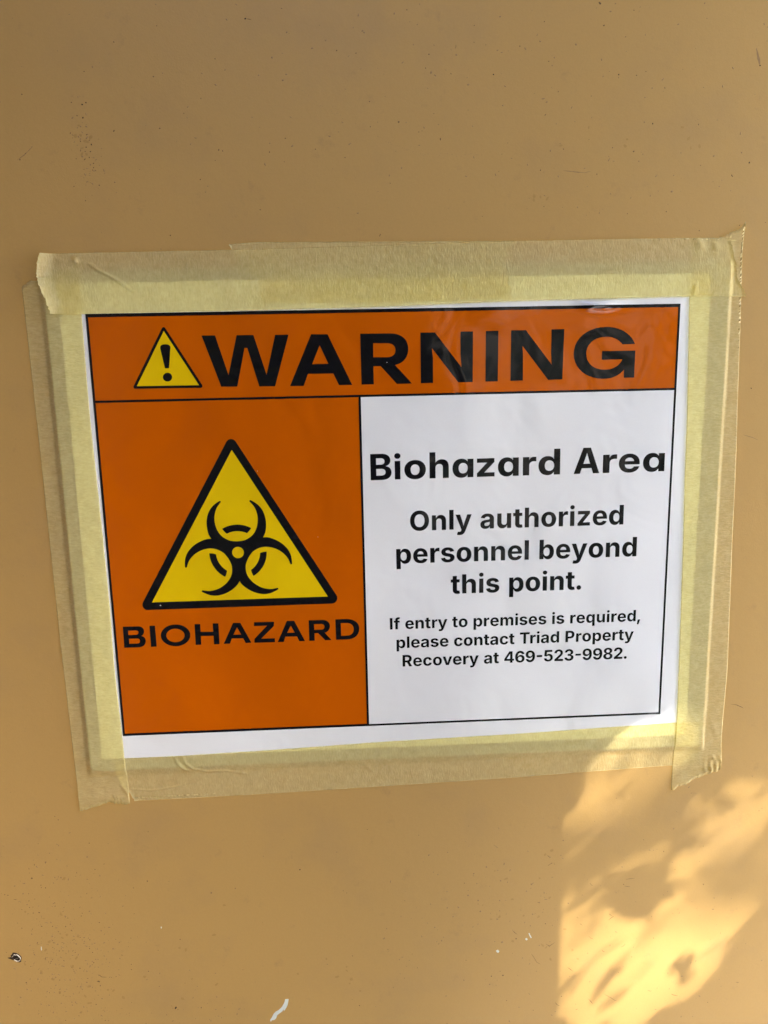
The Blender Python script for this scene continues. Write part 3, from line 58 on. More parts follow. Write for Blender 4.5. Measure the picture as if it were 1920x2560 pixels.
# ---------------------------------------------------------------- helpers
def P(x, y, h=0.0):              # wall millimetres -> world metres
    return (x/1000.0, -h/1000.0, ZC + y/1000.0)
def link(o, parent=None):
    COL.objects.link(o)
    if parent: o.parent = parent
    return o
def tag(o, label=None, cat=None, group=None, kind=None):
    if label: o['label'] = label
    if cat: o['category'] = cat
    if group: o['group'] = group
    if kind: o['kind'] = kind
    return o
def empty(name, loc=(0, 0, 0)):
    e = bpy.data.objects.new(name, None); e.empty_display_size = .02; COL.objects.link(e); e.location = loc; return e
def mesh(name, vs, fs, mat, parent=None, smooth=False):
    me = bpy.data.meshes.new(name); 
    if parent is not None:
        L = parent_world(parent); vs = [(v[0]-L[0], v[1]-L[1], v[2]-L[2]) for v in vs]
    me.from_pydata(vs, [], fs); me.materials.append(mat)
    if smooth: me.polygons.foreach_set('use_smooth', [True]*len(me.polygons))
    me.update()
    return link(bpy.data.objects.new(name, me), parent)
def parent_world(o):
    v = Vector((0, 0, 0))
    while o: v += o.location; o = o.parent
    return v
def fill(name, contours, h, mat, parent, nonzero=False):   # flat printed shape from outer contours and holes
    pts, edges = [], []
    for L in contours:
        b = len(pts); pts += [Vector((q[0], q[1])) for q in L]; edges += [(b+i, b+(i+1) % len(L)) for i in range(len(L))]
    V2, _, F2, _, _, _ = delaunay_2d_cdt(pts, edges, [], 0, 1e-5)
    V2 = np.array([tuple(v) for v in V2]); F2 = [f for f in F2 if len(f) == 3]; T = np.array(F2); c = V2[T].mean(1)
    w = np.zeros(len(c), int)
    for L in contours:
        n = len(L)
        for i in range(n):
            (x0, y0), (x1, y1) = L[i], L[(i+1) % n]
            if y0 == y1: continue
            k = ((y0 <= c[:, 1]) & (y1 > c[:, 1])) | ((y1 <= c[:, 1]) & (y0 > c[:, 1]))
            xx = x0+(c[:, 1]-y0)*(x1-x0)/(y1-y0); w += np.where(k & (xx > c[:, 0]), 1 if y1 > y0 else -1, 0) if nonzero else np.where(k & (xx > c[:, 0]), 1, 0)
    keep = (w != 0) if nonzero else (w % 2 == 1)
    vs = [P(x, y, h) for x, y in V2]; out = []
    for f in T[keep].tolist():
        a, b, d = (V2[f[0]], V2[f[1]], V2[f[2]])
        out.append(tuple(f) if (b[0]-a[0])*(d[1]-a[1])-(b[1]-a[1])*(d[0]-a[0]) > 0 else tuple(f[::-1]))
    used = sorted({i for f in out for i in f}); mp = {i: k for k, i in enumerate(used)}
    return mesh(name, [vs[i] for i in used], [tuple(mp[i] for i in f) for f in out], mat, parent)
def box(name, x0, x1, y0, y1, z0, z1, mat, parent=None, bev=0):
    me = bpy.data.meshes.new(name); bm = bmesh.new(); bmesh.ops.create_cube(bm, size=1)
    L = parent_world(parent) if parent else Vector((0, 0, 0))
    for v in bm.verts: v.co = Vector(((x0+x1)/2+v.co.x*(x1-x0), (y0+y1)/2+v.co.y*(y1-y0), (z0+z1)/2+v.co.z*(z1-z0))) - L
    if bev: bmesh.ops.bevel(bm, geom=bm.edges[:], offset=bev, segments=2, affect='EDGES')
    bm.to_mesh(me); bm.free(); me.materials.append(mat)
    return link(bpy.data.objects.new(name, me), parent)

class MT:
    def __init__(s, name, rough=.6, spec=.5):
        s.m = bpy.data.materials.new(name); s.m.use_nodes = True; s.t = s.m.node_tree; s.n = s.t.nodes; s.b = s.n['Principled BSDF']
        s.b.inputs['Roughness'].default_value = rough; s.b.inputs['Specular IOR Level'].default_value = spec
        g = s.n.new('ShaderNodeNewGeometry'); s.pos = g.outputs['Position']
    def l(s, a, b): s.t.links.new(a, b)
    def mapping(s, scale=(1, 1, 1), rot=(0, 0, 0), loc=(0, 0, 0)):
        q = s.n.new('ShaderNodeMapping'); q.inputs['Scale'].default_value = scale; q.inputs['Rotation'].default_value = rot; q.inputs['Location'].default_value = loc
        s.l(s.pos, q.inputs[0]); return q.outputs[0]
    def noise(s, vec, sc, det=3, rough=.5, dist=0):
        q = s.n.new('ShaderNodeTexNoise'); q.inputs['Scale'].default_value = sc; q.inputs['Detail'].default_value = det; q.inputs['Roughness'].default_value = rough; q.inputs['Distortion'].default_value = dist
        s.l(vec, q.inputs['Vector']); return q.outputs['Fac']
    def ramp(s, fac, stops):
        q = s.n.new('ShaderNodeValToRGB'); e = q.color_ramp.elements
        while len(e) < len(stops): e.new(.5)
        for i, (p, c) in enumerate(stops): e[i].position = p; e[i].color = (*c, 1) if len(c) == 3 else c
        s.l(fac, q.inputs[0]); return q.outputs[0]
    def mix(s, fac, a, b, mode='MIX'):
        q = s.n.new('ShaderNodeMix'); q.data_type = 'RGBA'; q.blend_type = mode
        for inp, v in ((q.inputs[0], fac), (q.inputs[6], a), (q.inputs[7], b)):
            if hasattr(v, 'links'): s.l(v, inp)
            elif isinstance(v, tuple): inp.default_value = (*v, 1)
            else: inp.default_value = v
        return q.outputs[2]
    def math(s, op, a, b=0.0, c=None):
        q = s.n.new('ShaderNodeMath'); q.operation = op
        for inp, v in zip(q.inputs, (a, b) if c is None else (a, b, c)):
            if hasattr(v, 'links'): s.l(v, inp)
            else: inp.default_value = v
        return q.outputs[0]
    def bump(s, h, strength, dist, prev=None, sock='Normal'):
        q = s.n.new('ShaderNodeBump'); q.inputs['Strength'].default_value = strength; q.inputs['Distance'].default_value = dist
        s.l(h, q.inputs['Height'])
        if prev: s.l(prev, q.inputs['Normal'])
        s.l(q.outputs[0], s.b.inputs[sock]); return q.outputs[0]
    def color(s, v):
        if hasattr(v, 'links'): s.l(v, s.b.inputs['Base Color'])
        else: s.b.inputs['Base Color'].default_value = (*v, 1)

# ---------------------------------------------------------------- materials
WALLC = (.49, .296, .094)
def wall_paint():
    a = MT('wall_paint', .45, .28); v = a.mapping()
    n1 = a.noise(v, 3.0, 4, .55); n2 = a.noise(v, 22, 5, .6); n3 = a.noise(v, 900, 2, .5)
    c = a.mix(a.ramp(n1, [(.3, (0, 0, 0)), (.7, (1, 1, 1))]), (WALLC[0]*.96, WALLC[1]*.965, WALLC[2]*.98), (WALLC[0]*1.03, WALLC[1]*1.03, WALLC[2]*1.02))
    # handled, slightly grimy patches
    c = a.mix(a.ramp(n2, [(.52, (0, 0, 0)), (.78, (.34, .34, .34))]), c, (.33, .215, .105))
    n5 = a.noise(a.mapping((1, 1, 1)), 60, 6, .75)
    c = a.mix(a.ramp(n5, [(.60, (0, 0, 0)), (.74, (.36, .36, .36))]), c, (.26, .16, .075))
    c = a.mix(a.ramp(n3, [(.35, (.06, .06, .06)), (.6, (0, 0, 0))]), c, (.3, .18, .08))
    a.color(c)
    h = a.noise(v, 260, 3, .5); b1 = a.bump(h, .3, .00022)
    h2 = a.noise(v, 14, 3, .5); b2 = a.bump(h2, .3, .002, b1)
    h3 = a.noise(v, 1400, 2, .6); a.bump(h3, .35, .00012, b2)
    return a.m
def print_mat(name, col, var=.04, rough=.085):
    a = MT(name, rough, .6); v = a.mapping()
    n = a.noise(v, 30, 4, .6); nf = a.noise(v, 1500, 2, .5)
    dk = tuple(c*(1-var) for c in col); lt = tuple(min(1, c*(1+var)) for c in col)
    c = a.mix(n, dk, lt); c = a.mix(a.ramp(nf, [(.35, (.1, .1, .1)), (.65, (0, 0, 0))]), c, tuple(x*.85 for x in col))
    a.color(c)
    # the laminate over the print is not quite flat: slow waves, livelier towards the sheet's edges
    w1 = a.noise(v, 9, 2, .45); w2 = a.noise(v, 34, 2, .5, .6)
    b1 = a.bump(w1, .5, .012); b2 = a.bump(w2, .5, .0022, b1)
    w3 = a.noise(v, 420, 2, .5); b3 = a.bump(w3, .12, .00005, b2)
    # the laminate lifts in a small blister by the upper right margin
    q = a.n.new('ShaderNodeSeparateXYZ'); a.l(a.pos, q.inputs[0])
    dx = a.math('MULTIPLY', a.math('SUBTRACT', q.outputs[0], GLINT[0]/1000), 1/.009); dz = a.math('MULTIPLY', a.math('SUBTRACT', q.outputs[2], ZC+GLINT[1]/1000-.001), 1/.0028)
    e = a.math('EXPONENT', a.math('MULTIPLY', a.math('ADD', a.math('MULTIPLY', dx, dx), a.math('MULTIPLY', dz, dz)), -1.0))
    a.bump(a.math('MULTIPLY', e, .0026), 1.0, 1.0, b3)
    return a.m
def tape_mat(name, along):
    a = MT(name, .5, .3)
    sc = (1400, 1400, 430) if along == 'x' else (430, 1400, 1400)
    v = a.mapping(sc); v1 = a.mapping()
    crepe = a.noise(v, 1.0, 3, .6, .4); blot = a.noise(v1, 260, 4, .65); big = a.noise(v1, 18, 3, .5)
    c = a.mix(a.ramp(crepe, [(.35, (0, 0, 0)), (.7, (1, 1, 1))]), (.80, .68, .35), (.94, .83, .48))
    c = a.mix(a.ramp(blot, [(.42, (.10, .10, .10)), (.62, (0, 0, 0))]), c, (.62, .51, .24))
    c = a.mix(a.ramp(big, [(.35, (.12, .12, .12)), (.65, (0, 0, 0))]), c, (.68, .56, .25))
    a.color(c)
    b1 = a.bump(crepe, .9, .0004); a.bump(blot, .25, .0001, b1)
    tr = a.n.new('ShaderNodeBsdfTransparent'); tr.inputs[0].default_value = (1, .955, .55, 1)
    mx = a.n.new('ShaderNodeMixShader'); fac = a.math('MULTIPLY_ADD', a.math('SUBTRACT', blot, .5), -.12, .62)
    a.l(fac, mx.inputs[0]); a.l(a.b.outputs[0], mx.inputs[1]); a.l(tr.outputs[0], mx.inputs[2])
    a.l(mx.outputs[0], a.n['Material Output'].inputs[0])
    return a.m
def plain(name, col, rough=.6, spec=.4, var=.12, sc=40, bs=.2, bd=.001):
    a = MT(name, rough, spec); n = a.noise(a.mapping(), sc, 4, .6)
    a.color(a.mix(n, tuple(c*(1-var) for c in col), tuple(c*(1+var) for c in col))); a.bump(n, bs, bd); return a.m
M_WALL = wall_paint()
M_PAPER = print_mat('laminated_white_paper', (.89, .88, .86), .012)
M_ORANGE = print_mat('laminated_orange_ink', (.60, .112, .001), .05)
M_YELLOW = print_mat('laminated_yellow_ink', (.84, .56, .004), .04)
M_BLACK = print_mat('laminated_black_ink', (.008, .008, .010), .05)
M_POUCH = plain('clear_laminate_edge', (.46, .40, .30), .12, .5, .03)
M_TH = tape_mat('masking_tape_lying_across', 'x')
M_TV = tape_mat('masking_tape_lying_upright', 'z')
M_DIRT = [plain('dirt_%s' % n, c, .8, .2, .3, 900) for n, c in (('faint', (.30, .185, .085)), ('brown', (.15, .088, .04)), ('dark', (.055, .032, .018)))]
M_BARE = plain('bare_primer', (.66, .69, .62), .6, .3, .08, 500)
M_RIM = plain('broken_plaster_rim', (.62, .55, .43), .7, .3, .2, 900)
M_HOLE = plain('painted_hole_dark', (.03, .022, .016), .9, .1, .3, 900)

# ---------------------------------------------------------------- the wall and what belongs to it
wall = box('wall', -1.6, 2.2, 0, .15, 0, 2.0, M_WALL); tag(wall, 'tan painted wall, flecked with dirt, behind the taped warning sign', 'wall', kind='structure')

def blobs(name, items, mat, parent, h=.03, dome=.28):
    vs, fs = [], []
    for x, y, r, el in items:
        n = 9; a0 = random.random()*6.28; b = len(vs); ang = random.random()*3.14
        ca, sa = math.cos(ang), math.sin(ang)
        rad = [r*random.uniform(.65, 1.15) for _ in range(n)]
        vs.append(P(x, y, h+r*dome))
        for k in range(n):
            t = a0+6.283*k/n; px, py = rad[k]*math.cos(t)*el, rad[k]*math.sin(t)/el
            vs.append(P(x+px*ca-py*sa, y+px*sa+py*ca, h*.3))
        for k in range(n): fs.append((b, b+1+k, b+1+(k+1) % n))
    return mesh(name, vs, fs, mat, parent)
lv = [[], [], []]
for x, y, r, k in SPECK: lv[2 if k >= .85 else 1 if k >= .55 else 0].append((x, y, r*.75, random.uniform(1, 1.3)))
def px_free(x, y):               # not under the sign or its tape
    return not (-163 < x < 165 and -135 < y < 132)
for cx, cy, sx, sy, n, w in ((-172, -212, 8, 12, 55, .45), (-177, -185, 8, 10, 30, .6), (-168, -240, 14, 10, 30, .5), (-165, -170, 14, 12, 60, .25), (-160, -205, 13, 14, 190, .35), (-168, -232, 20, 14, 60, .2), (-150, -258, 25, 14, 70, .15), (-100, -245, 16, 10, 30, .15), (-120, 92+100, 2.5, 8, 0, .2), (-125, 168, 3.5, 5, 34, .4), (-122, 152, 4, 5, 40, .35), (95, 192, 50, 25, 70, .2), (30, 190, 60, 22, 60, .12), (140, -200, 30, 40, 70, .15), (30, -200, 30, 30, 60, .12), (60, -190, 18, 16, 60, .15), (-60, 190, 60, 20, 50, .2), (110, 150, 40, 12, 40, .2), (60, -250, 50, 20, 50, .15)):
    for _ in range(n):
        x, y = rng.normal(cx, sx), rng.normal(cy, sy)
        if not px_free(x, y): continue
        q = random.random(); lv[2 if q < w*.3 else 1 if q < w else 0].append((x, y, random.uniform(.12, .36)*(1.3 if q > w else .85), random.uniform(1, 1.8)))
for _ in range(420):
    x, y = random.uniform(-230, 230), random.uniform(-300, 240)
    if px_free(x, y): lv[0 if random.random() < .8 else 1].append((x, y, random.uniform(.07, .2), random.uniform(1, 1.7)))
for i, nm in enumerate(('faint_dirt_speck', 'brown_dirt_speck', 'dark_dirt_speck')):
    tag(blobs(nm, lv[i], M_DIRT[i], wall), kind='stuff')
sm = []
for cx, cy, sx, sy, n in ((-172, -210, 8, 16, 26), (-148, -232, 10, 8, 10), (-95, -225, 16, 14, 8), (-30, -232, 12, 5, 8), (58, -195, 12, 12, 16), (78, -222, 8, 8, 8), (-124, 165, 3, 6, 8), (110, 162, 22, 4, 8), (64, 140, 3, 3, 5)):
    for _ in range(n):
        x, y = rng.normal(cx, sx), rng.normal(cy, sy)
        if px_free(x, y): sm.append((x, y, random.uniform(.25, .95), random.uniform(1, 1.5)))
tag(blobs('grime_smudge', sm, plain('thin_grime', (.41, .243, .078), .6, .2, .1, 300), wall, .012, 0), kind='stuff')
# scratches and cracks in the paint
def ribbon(pts, w):
    p = [np.array(q, float) for q in pts]; L = []
    for a, b in zip(p[:-1], p[1:]):
        n = max(2, int(np.hypot(*(b-a))/.8))
        for k in range(n): L.append(a+(b-a)*k/n)
    L.append(p[-1]); n = len(L); vs, fs = [], []
    for i, q in enumerate(L):
        d = L[min(i+1, n-1)]-L[max(i-1, 0)]; d = d/(np.hypot(*d)+1e-9); nn = np.array([-d[1], d[0]])
        ww = w*.5*(math.sin(math.pi*(i+.35)/(n-.3))**.7)*random.uniform(.55, 1.2); q = q+nn*random.uniform(-.12, .12)*w
        vs += [P(*(q+nn*ww), .03), P(*(q-nn*ww), .03)]
        if i: fs.append((2*i-2, 2*i-1, 2*i+1, 2*i))
    return vs, fs
for pts, w, k in CRACK:
    if k < .3: # very faint rubbed line: broken into short dashes
        p = [np.array(q, float) for q in pts]; it = []
        for a, b in zip(p[:-1], p[1:]):
            n = int(np.hypot(*(b-a))/.9)+1
            for j in range(n):
                if random.random() < .7:
                    q = a+(b-a)*(j+random.random())/n+rng.normal(0, .25, 2); it.append((q[0], q[1], random.uniform(.06, .16), 1.6))
        tag(blobs('rubbed_mark', it, M_DIRT[0], wall), kind='stuff'); continue
    vs, fs = ribbon(pts, w*1.1); mesh('paint_scratch', vs, fs, M_DIRT[0 if k < .5 else 1], wall)
def chip(name, L, mat, h=.06, parent=None):
    n = len(L); vs = [P(x, y, h) for x, y in L]+[P(x, y, 0) for x, y in L]
    fs = [tuple(range(n))]+[(i, (i+1) % n, n+(i+1) % n, n+i) for i in range(n)]
    return mesh(name, vs, fs, mat, parent)
for i, L in enumerate(FLAKE):
    o = chip('paint_chip', L, M_BARE, .05, wall); o['label'] = 'long pale curved chip in the paint' if i == 0 else 'tiny pale chip in the paint'
# the small broken plug hole at the lower left
hx, hy, hr = PIT[0], PIT[1], PIT[2]
hs = hr/1.77*1.0
def loc(zx, zy): return (hx+(zx-540)/16.59*.197, hy-(zy-730)/16.59*.197)
halo = [loc(*q) for q in ((150, 715), (230, 700), (310, 690), (285, 620), (350, 560), (390, 480), (480, 490), (560, 520), (640, 590), (715, 680), (730, 760), (700, 850), (690, 930), (620, 965), (540, 930), (470, 890), (390, 850), (300, 800), (200, 750))]
plug = chip('wall_plug', halo, M_DIRT[2], .04, wall); plug['label'] = 'small broken plug hole with a pale ragged rim'
chip('hole', [loc(*q) for q in ((360, 680), (420, 620), (500, 580), (560, 570), (650, 660), (700, 720), (680, 830), (620, 880), (540, 880), (450, 820))], M_HOLE, .08, plug)  # flat dark disc: the shade inside the hole is put into its colour
rim = [(350, 675), (400, 630), (440, 560), (500, 590), (555, 575), (610, 630), (665, 690), (690, 760), (650, 860), (590, 885), (530, 880), (470, 840), (420, 795)]
vs, fs = [], []
for i, q in enumerate(rim):
    x, y = loc(*q); w = (.10, .07, .05, .08, .11, .11, .09, .05, .12, .14, .11, .08, .03)[i]
    cx, cy = loc(540, 730); d = np.array([x-cx, y-cy]); d = d/np.hypot(*d)
    for a, hh in ((w, .05), (w*.3, .55), (-w*.5, .5), (-w, .09)): vs.append(P(x+d[0]*a, y+d[1]*a, hh))
    if i: 
        for j in range(3): fs.append((4*i-4+j, 4*i-3+j, 4*i+1+j, 4*i+j))
mesh('rim', vs, fs, M_RIM, plug)
vs, fs = ribbon([loc(480, 730), loc(560, 755), (loc(650, 700))], .1); vs = [(v[0], v[1]-.0003, v[2]) for v in vs]; mesh('splinter', vs, fs, M_RIM, plug)

# ---------------------------------------------------------------- the laminated warning sign
SX0, SX1, SY0, SY1 = -129.0, 126.7, -96.55, 95.2       # outer edge of the black rule
DX, DY = -14.28, 58.45                                  # middle of the upright and the cross rule
H_P, H_B, H_1, H_2, H_3 = 1.20, 1.25, 1.29, 1.33, 1.37
sign = empty('warning_sign', P(0, 0)); tag(sign, 'laminated orange, yellow and white biohazard warning sheet held to the wall by tape', 'warning sign')
def rect(x0, x1, y0, y1): return [(x0, y0), (x1, y0), (x1, y1), (x0, y1)]
def rrect(x0, x1, y0, y1, r, n=6):
    out = []
    for cx, cy, a in ((x1-r, y0+r, -90), (x1-r, y1-r, 0), (x0+r, y1-r, 90), (x0+r, y0+r, 180)):
        for k in range(n+1):
            t = math.radians(a+90*k/n); out.append((cx+r*math.cos(t), cy+r*math.sin(t)))
    return out
PX0, PX1, PY0, PY1 = -146.3, 149.0, -114.9, 113.6
L = rrect(PX0+.8, PX1-.8, PY0+.8, PY1-.8, 5); n = len(L)
vs = [P(x, y, 1.1) for x, y in L]+[P(x, y, .05) for x, y in L]
mesh('laminate_pouch', vs, [tuple(range(n))]+[(i, (i+1) % n, n+(i+1) % n, n+i) for i in range(n)], M_POUCH, sign)
L = [(-139.7, -107.95), (139.7, -107.95), (139.7, 107.95), (-139.7, 107.95)]
vs = [P(x, y, H_P) for x, y in L]+[P(x, y, H_P-.08) for x, y in L]
paper = mesh('paper_sheet', vs, [(0, 1, 2, 3)]+[(i, (i+1) % 4, 4+(i+1) % 4, 4+i) for i in range(4)], M_PAPER, sign)
frame = fill('black_rule', [rect(SX0, SX1, SY0, SY1), rect(SX0+1.05, DX-.52, SY0+1.2, DY-.5), rect(DX+.52, SX1-.95, SY0+1.0, DY-.5), rect(SX0+1.05, SX1-.95, DY+.5, SY1-1.4)], H_1, M_BLACK, sign)
head = fill('header_panel', [rect(SX0+.5, SX1-.5, DY, SY1-.6)], H_B, M_ORANGE, sign); head['label'] = 'orange band across the top of the sheet'
left = fill('symbol_panel', [rect(SX0+.5, DX, SY0+.5, DY-.05)], H_B, M_ORANGE, sign); left['label'] = 'orange square panel with the biohazard triangle'
fill('lettering', WARNING, H_1, M_BLACK, head)['label'] = 'wide black capitals WARNING'
fill('alert_triangle', [TRI_S], H_1, M_BLACK, head)
fill('triangle_face', [TRI_S_Y], H_2, M_YELLOW, head)
fill('exclamation_mark', EXCL, H_3, M_BLACK, head)
fill('hazard_triangle', [TRI_B], H_1, M_BLACK, left)
fill('triangle_face', [TRI_B_Y], H_2, M_YELLOW, left)
fill('lettering', BIOHAZARD, H_1, M_BLACK, left)['label'] = 'black capitals BIOHAZARD'
bx, by = BIO_C[0]+.0, BIO_C[1]
half = [tuple(q) for q in BIO_HALF]; half[0] = (-11.55, 6.67); half[-1] = (0, 5.19)
def smooth_poly(pts, sub=5):     # Catmull-Rom through traced points, the ends kept sharp
    out = []
    for i in range(len(pts)-1):
        p0, p1, p2, p3 = (np.array(pts[max(i-1, 0)]), np.array(pts[i]), np.array(pts[i+1]), np.array(pts[min(i+2, len(pts)-1)]))
        for k in range(sub):
            t = k/sub; out.append(tuple(.5*((2*p1)+(-p0+p2)*t+(2*p0-5*p1+4*p2-p3)*t*t+(-p0+3*p1-3*p2+p3)*t**3)))
    out.append(tuple(pts[-1])); return out
lobe = smooth_poly(half); lobe = lobe+[(-x, y) for x, y in lobe[::-1]][1:-1]
def rot(L, a):
    c, s = math.cos(a), math.sin(a); return [(bx+x*c-y*s, by+x*s+y*c) for x, y in L]
body = []
for k in range(3): body += rot(lobe, -2*math.pi*k/3)
def arc(cx, cy, r, a0, a1, n): return [(cx+r*math.cos(a0+(a1-a0)*k/n), cy+r*math.sin(a0+(a1-a0)*k/n)) for k in range(n+1)]
ao, ai = math.atan2(11.07, 6.42), math.atan2(8.78, 4.46); seg = arc(0, 0, 12.83, ao, math.pi-ao, 16)
cA, cB = math.atan2(11.07-14.6, -6.42), math.atan2(8.78-14.6, -4.46)
seg += arc(0, 14.6, 7.33, cA, cB, 5)[1:-1]+arc(0, 0, 9.84, math.pi-ai, ai, 14)+arc(0, 14.6, 7.33, math.atan2(8.78-14.6, 4.46), math.atan2(11.07-14.6, 6.42), 5)[1:-1]
fill('biohazard_symbol', [body, arc(bx, by, 2.62, 0, 2*math.pi*35/36, 35)]+[rot(seg, -2*math.pi*k/3) for k in range(3)], H_3, M_BLACK, left)
# lettering from glyph outlines
def flat(c):
    pts = []; n = len(c); q = []
    for i in range(n):                       # make the implied on-curve points explicit
        a, b = c[i], c[(i+1) % n]; q.append(a)
        if not a[2] and not b[2]: q.append([(a[0]+b[0])/2, (a[1]+b[1])/2, 1])
    k = next(i for i, p in enumerate(q) if p[2]); q = q[k:]+q[:k]; n = len(q); i = 0
    while i < n:
        a = q[i]; b = q[(i+1) % n]
        if b[2]: pts.append((a[0], a[1])); i += 1
        else:
            d = q[(i+2) % n]
            for s in range(5):
                t = s/5; pts.append(((1-t)**2*a[0]+2*(1-t)*t*b[0]+t*t*d[0], (1-t)**2*a[1]+2*(1-t)*t*b[1]+t*t*d[1]))
            i += 2
    return pts
KERN = {'Tr': -60, 'ry': -8, 'rt': 0, 'Re': 0, 'y ': 0, 'ov': -10, 've': -12}
panel = fill('message_panel', [rect(DX+.4, SX1-.5, SY0+.5, DY-.4)], H_B, M_PAPER, sign); panel['label'] = 'white panel with the black message'
for body_, a, b in LINES:
    pen = 0; cs = []
    for i, ch in enumerate(body_):
        adv, con = GL[ch]
        for c in con: cs.append([(x+pen, y) for x, y in flat(c)])
        pen += adv+KERN.get(body_[i:i+2], 0)*UPM/1000
    xs = [x for c in cs for x, _ in c]; x0, x1 = min(xs), max(xs)
    d = np.array(b)-np.array(a); s = np.hypot(*d)/(x1-x0); u = d/np.hypot(*d); v = np.array([-u[1], u[0]])
    fill('message_line', [[tuple(np.array(a)+u*(x-x0)*s+v*y*s) for x, y in c] for c in cs], H_1, M_BLACK, panel, True)['label'] = 'black printed line of the message, "%s"' % body_
cs = []
caph = max(y for c in GL['hB'][1] for _, y, _ in c); ys = 11.72/caph
for ch, x0, x1, y0, y1 in HEAD:
    con = GL['h'+ch][1]
    fl = [flat(c) for c in con]; xs = [x for c in fl for x, _ in c]; g0, g1 = min(xs), max(xs)
    lo = min(y for c in fl for _, y in c)
    for c in fl: cs.append([(x0+(x-g0)/(g1-g0)*(x1-x0), y0+(y1-y0)*(x-g0)/(g1-g0)+y*ys) for x, y in c])
fill('message_line', cs, H_1, M_BLACK, panel, True)['label'] = 'larger black heading, "Biohazard Area"'
# tiny nicks of white in the print
for x, y, r in ((-60.2, 26.6, .16), (-34.7, -4, .14), (-107, -33.6, .3), (-2, 72.6, .18)):
    o = fill('white_nick', [[(x+r*math.cos(t), y+r*.7*math.sin(t)) for t in np.linspace(0, 5.5, 7)]], H_3+.03, M_PAPER, sign)

# ---------------------------------------------------------------- strips of masking tape
def sst(x): x = np.clip(x, 0, 1); return x*x*(3-2*x)
def resample(L, n):
    p = np.array(L, float); d = np.r_[0, np.cumsum(np.hypot(*np.diff(p, axis=0).T))]; t = np.linspace(0, d[-1], n)
    return np.c_[np.interp(t, d, p[:, 0]), np.interp(t, d, p[:, 1])]
def soften(p, k):
    w = np.ones(k)/k; q = p.copy()
    for i in (0, 1): 
        e = np.r_[[p[0, i]]*(k//2), p[:, i], [p[-1, i]]*(k//2)]; q[:, i] = np.convolve(e, w, 'valid')[:len(p)]
    q[0], q[-1] = p[0], p[-1]; return q
def vnoise(X, Y, sc, seed):
    out = np.zeros(X.shape); f = X.ravel(); g = Y.ravel(); o = out.ravel()
    for i in range(len(f)): o[i] = noise.noise((f[i]*sc, g[i]*sc, seed))
    return o.reshape(X.shape)
def pouch_field(X, Y):           # the step where the tape drops off the pouch on to the wall
    wl, wr, wb, wt = 3.4, 2.2, 5.0, 17.0
    f = sst((X-PX0+wl*.5)/wl)*sst((PX1-X+wr*.5)/wr)*sst((Y-PY0+wb*.6)/wb)*sst((PY1-Y+wt*.5)/wt)
    return f
def lift(X, Y, name):
    Z = np.zeros(X.shape)
    if name == 'A': 
        e = np.interp(Y, [a[1] for a in TAPE['A']['l'][::-1]], [a[0] for a in TAPE['A']['l'][::-1]])
        Z += 3.2*np.clip(1-(X-e)/6.0, 0, 1)**2*sst((Y-90)/10)
    if name == 'R': Z += 1.3*np.clip((Y-119.5)/10, 0, 1)**1.5
    if name == 'R': Z += .5*np.clip((-118-Y)/9, 0, 1)**2*(1+np.sin(X*2.1))*sst((X-148)/10)
    if name == 'L': Z += .5*np.clip((-120-Y)/8, 0, 1)**2
    return Z
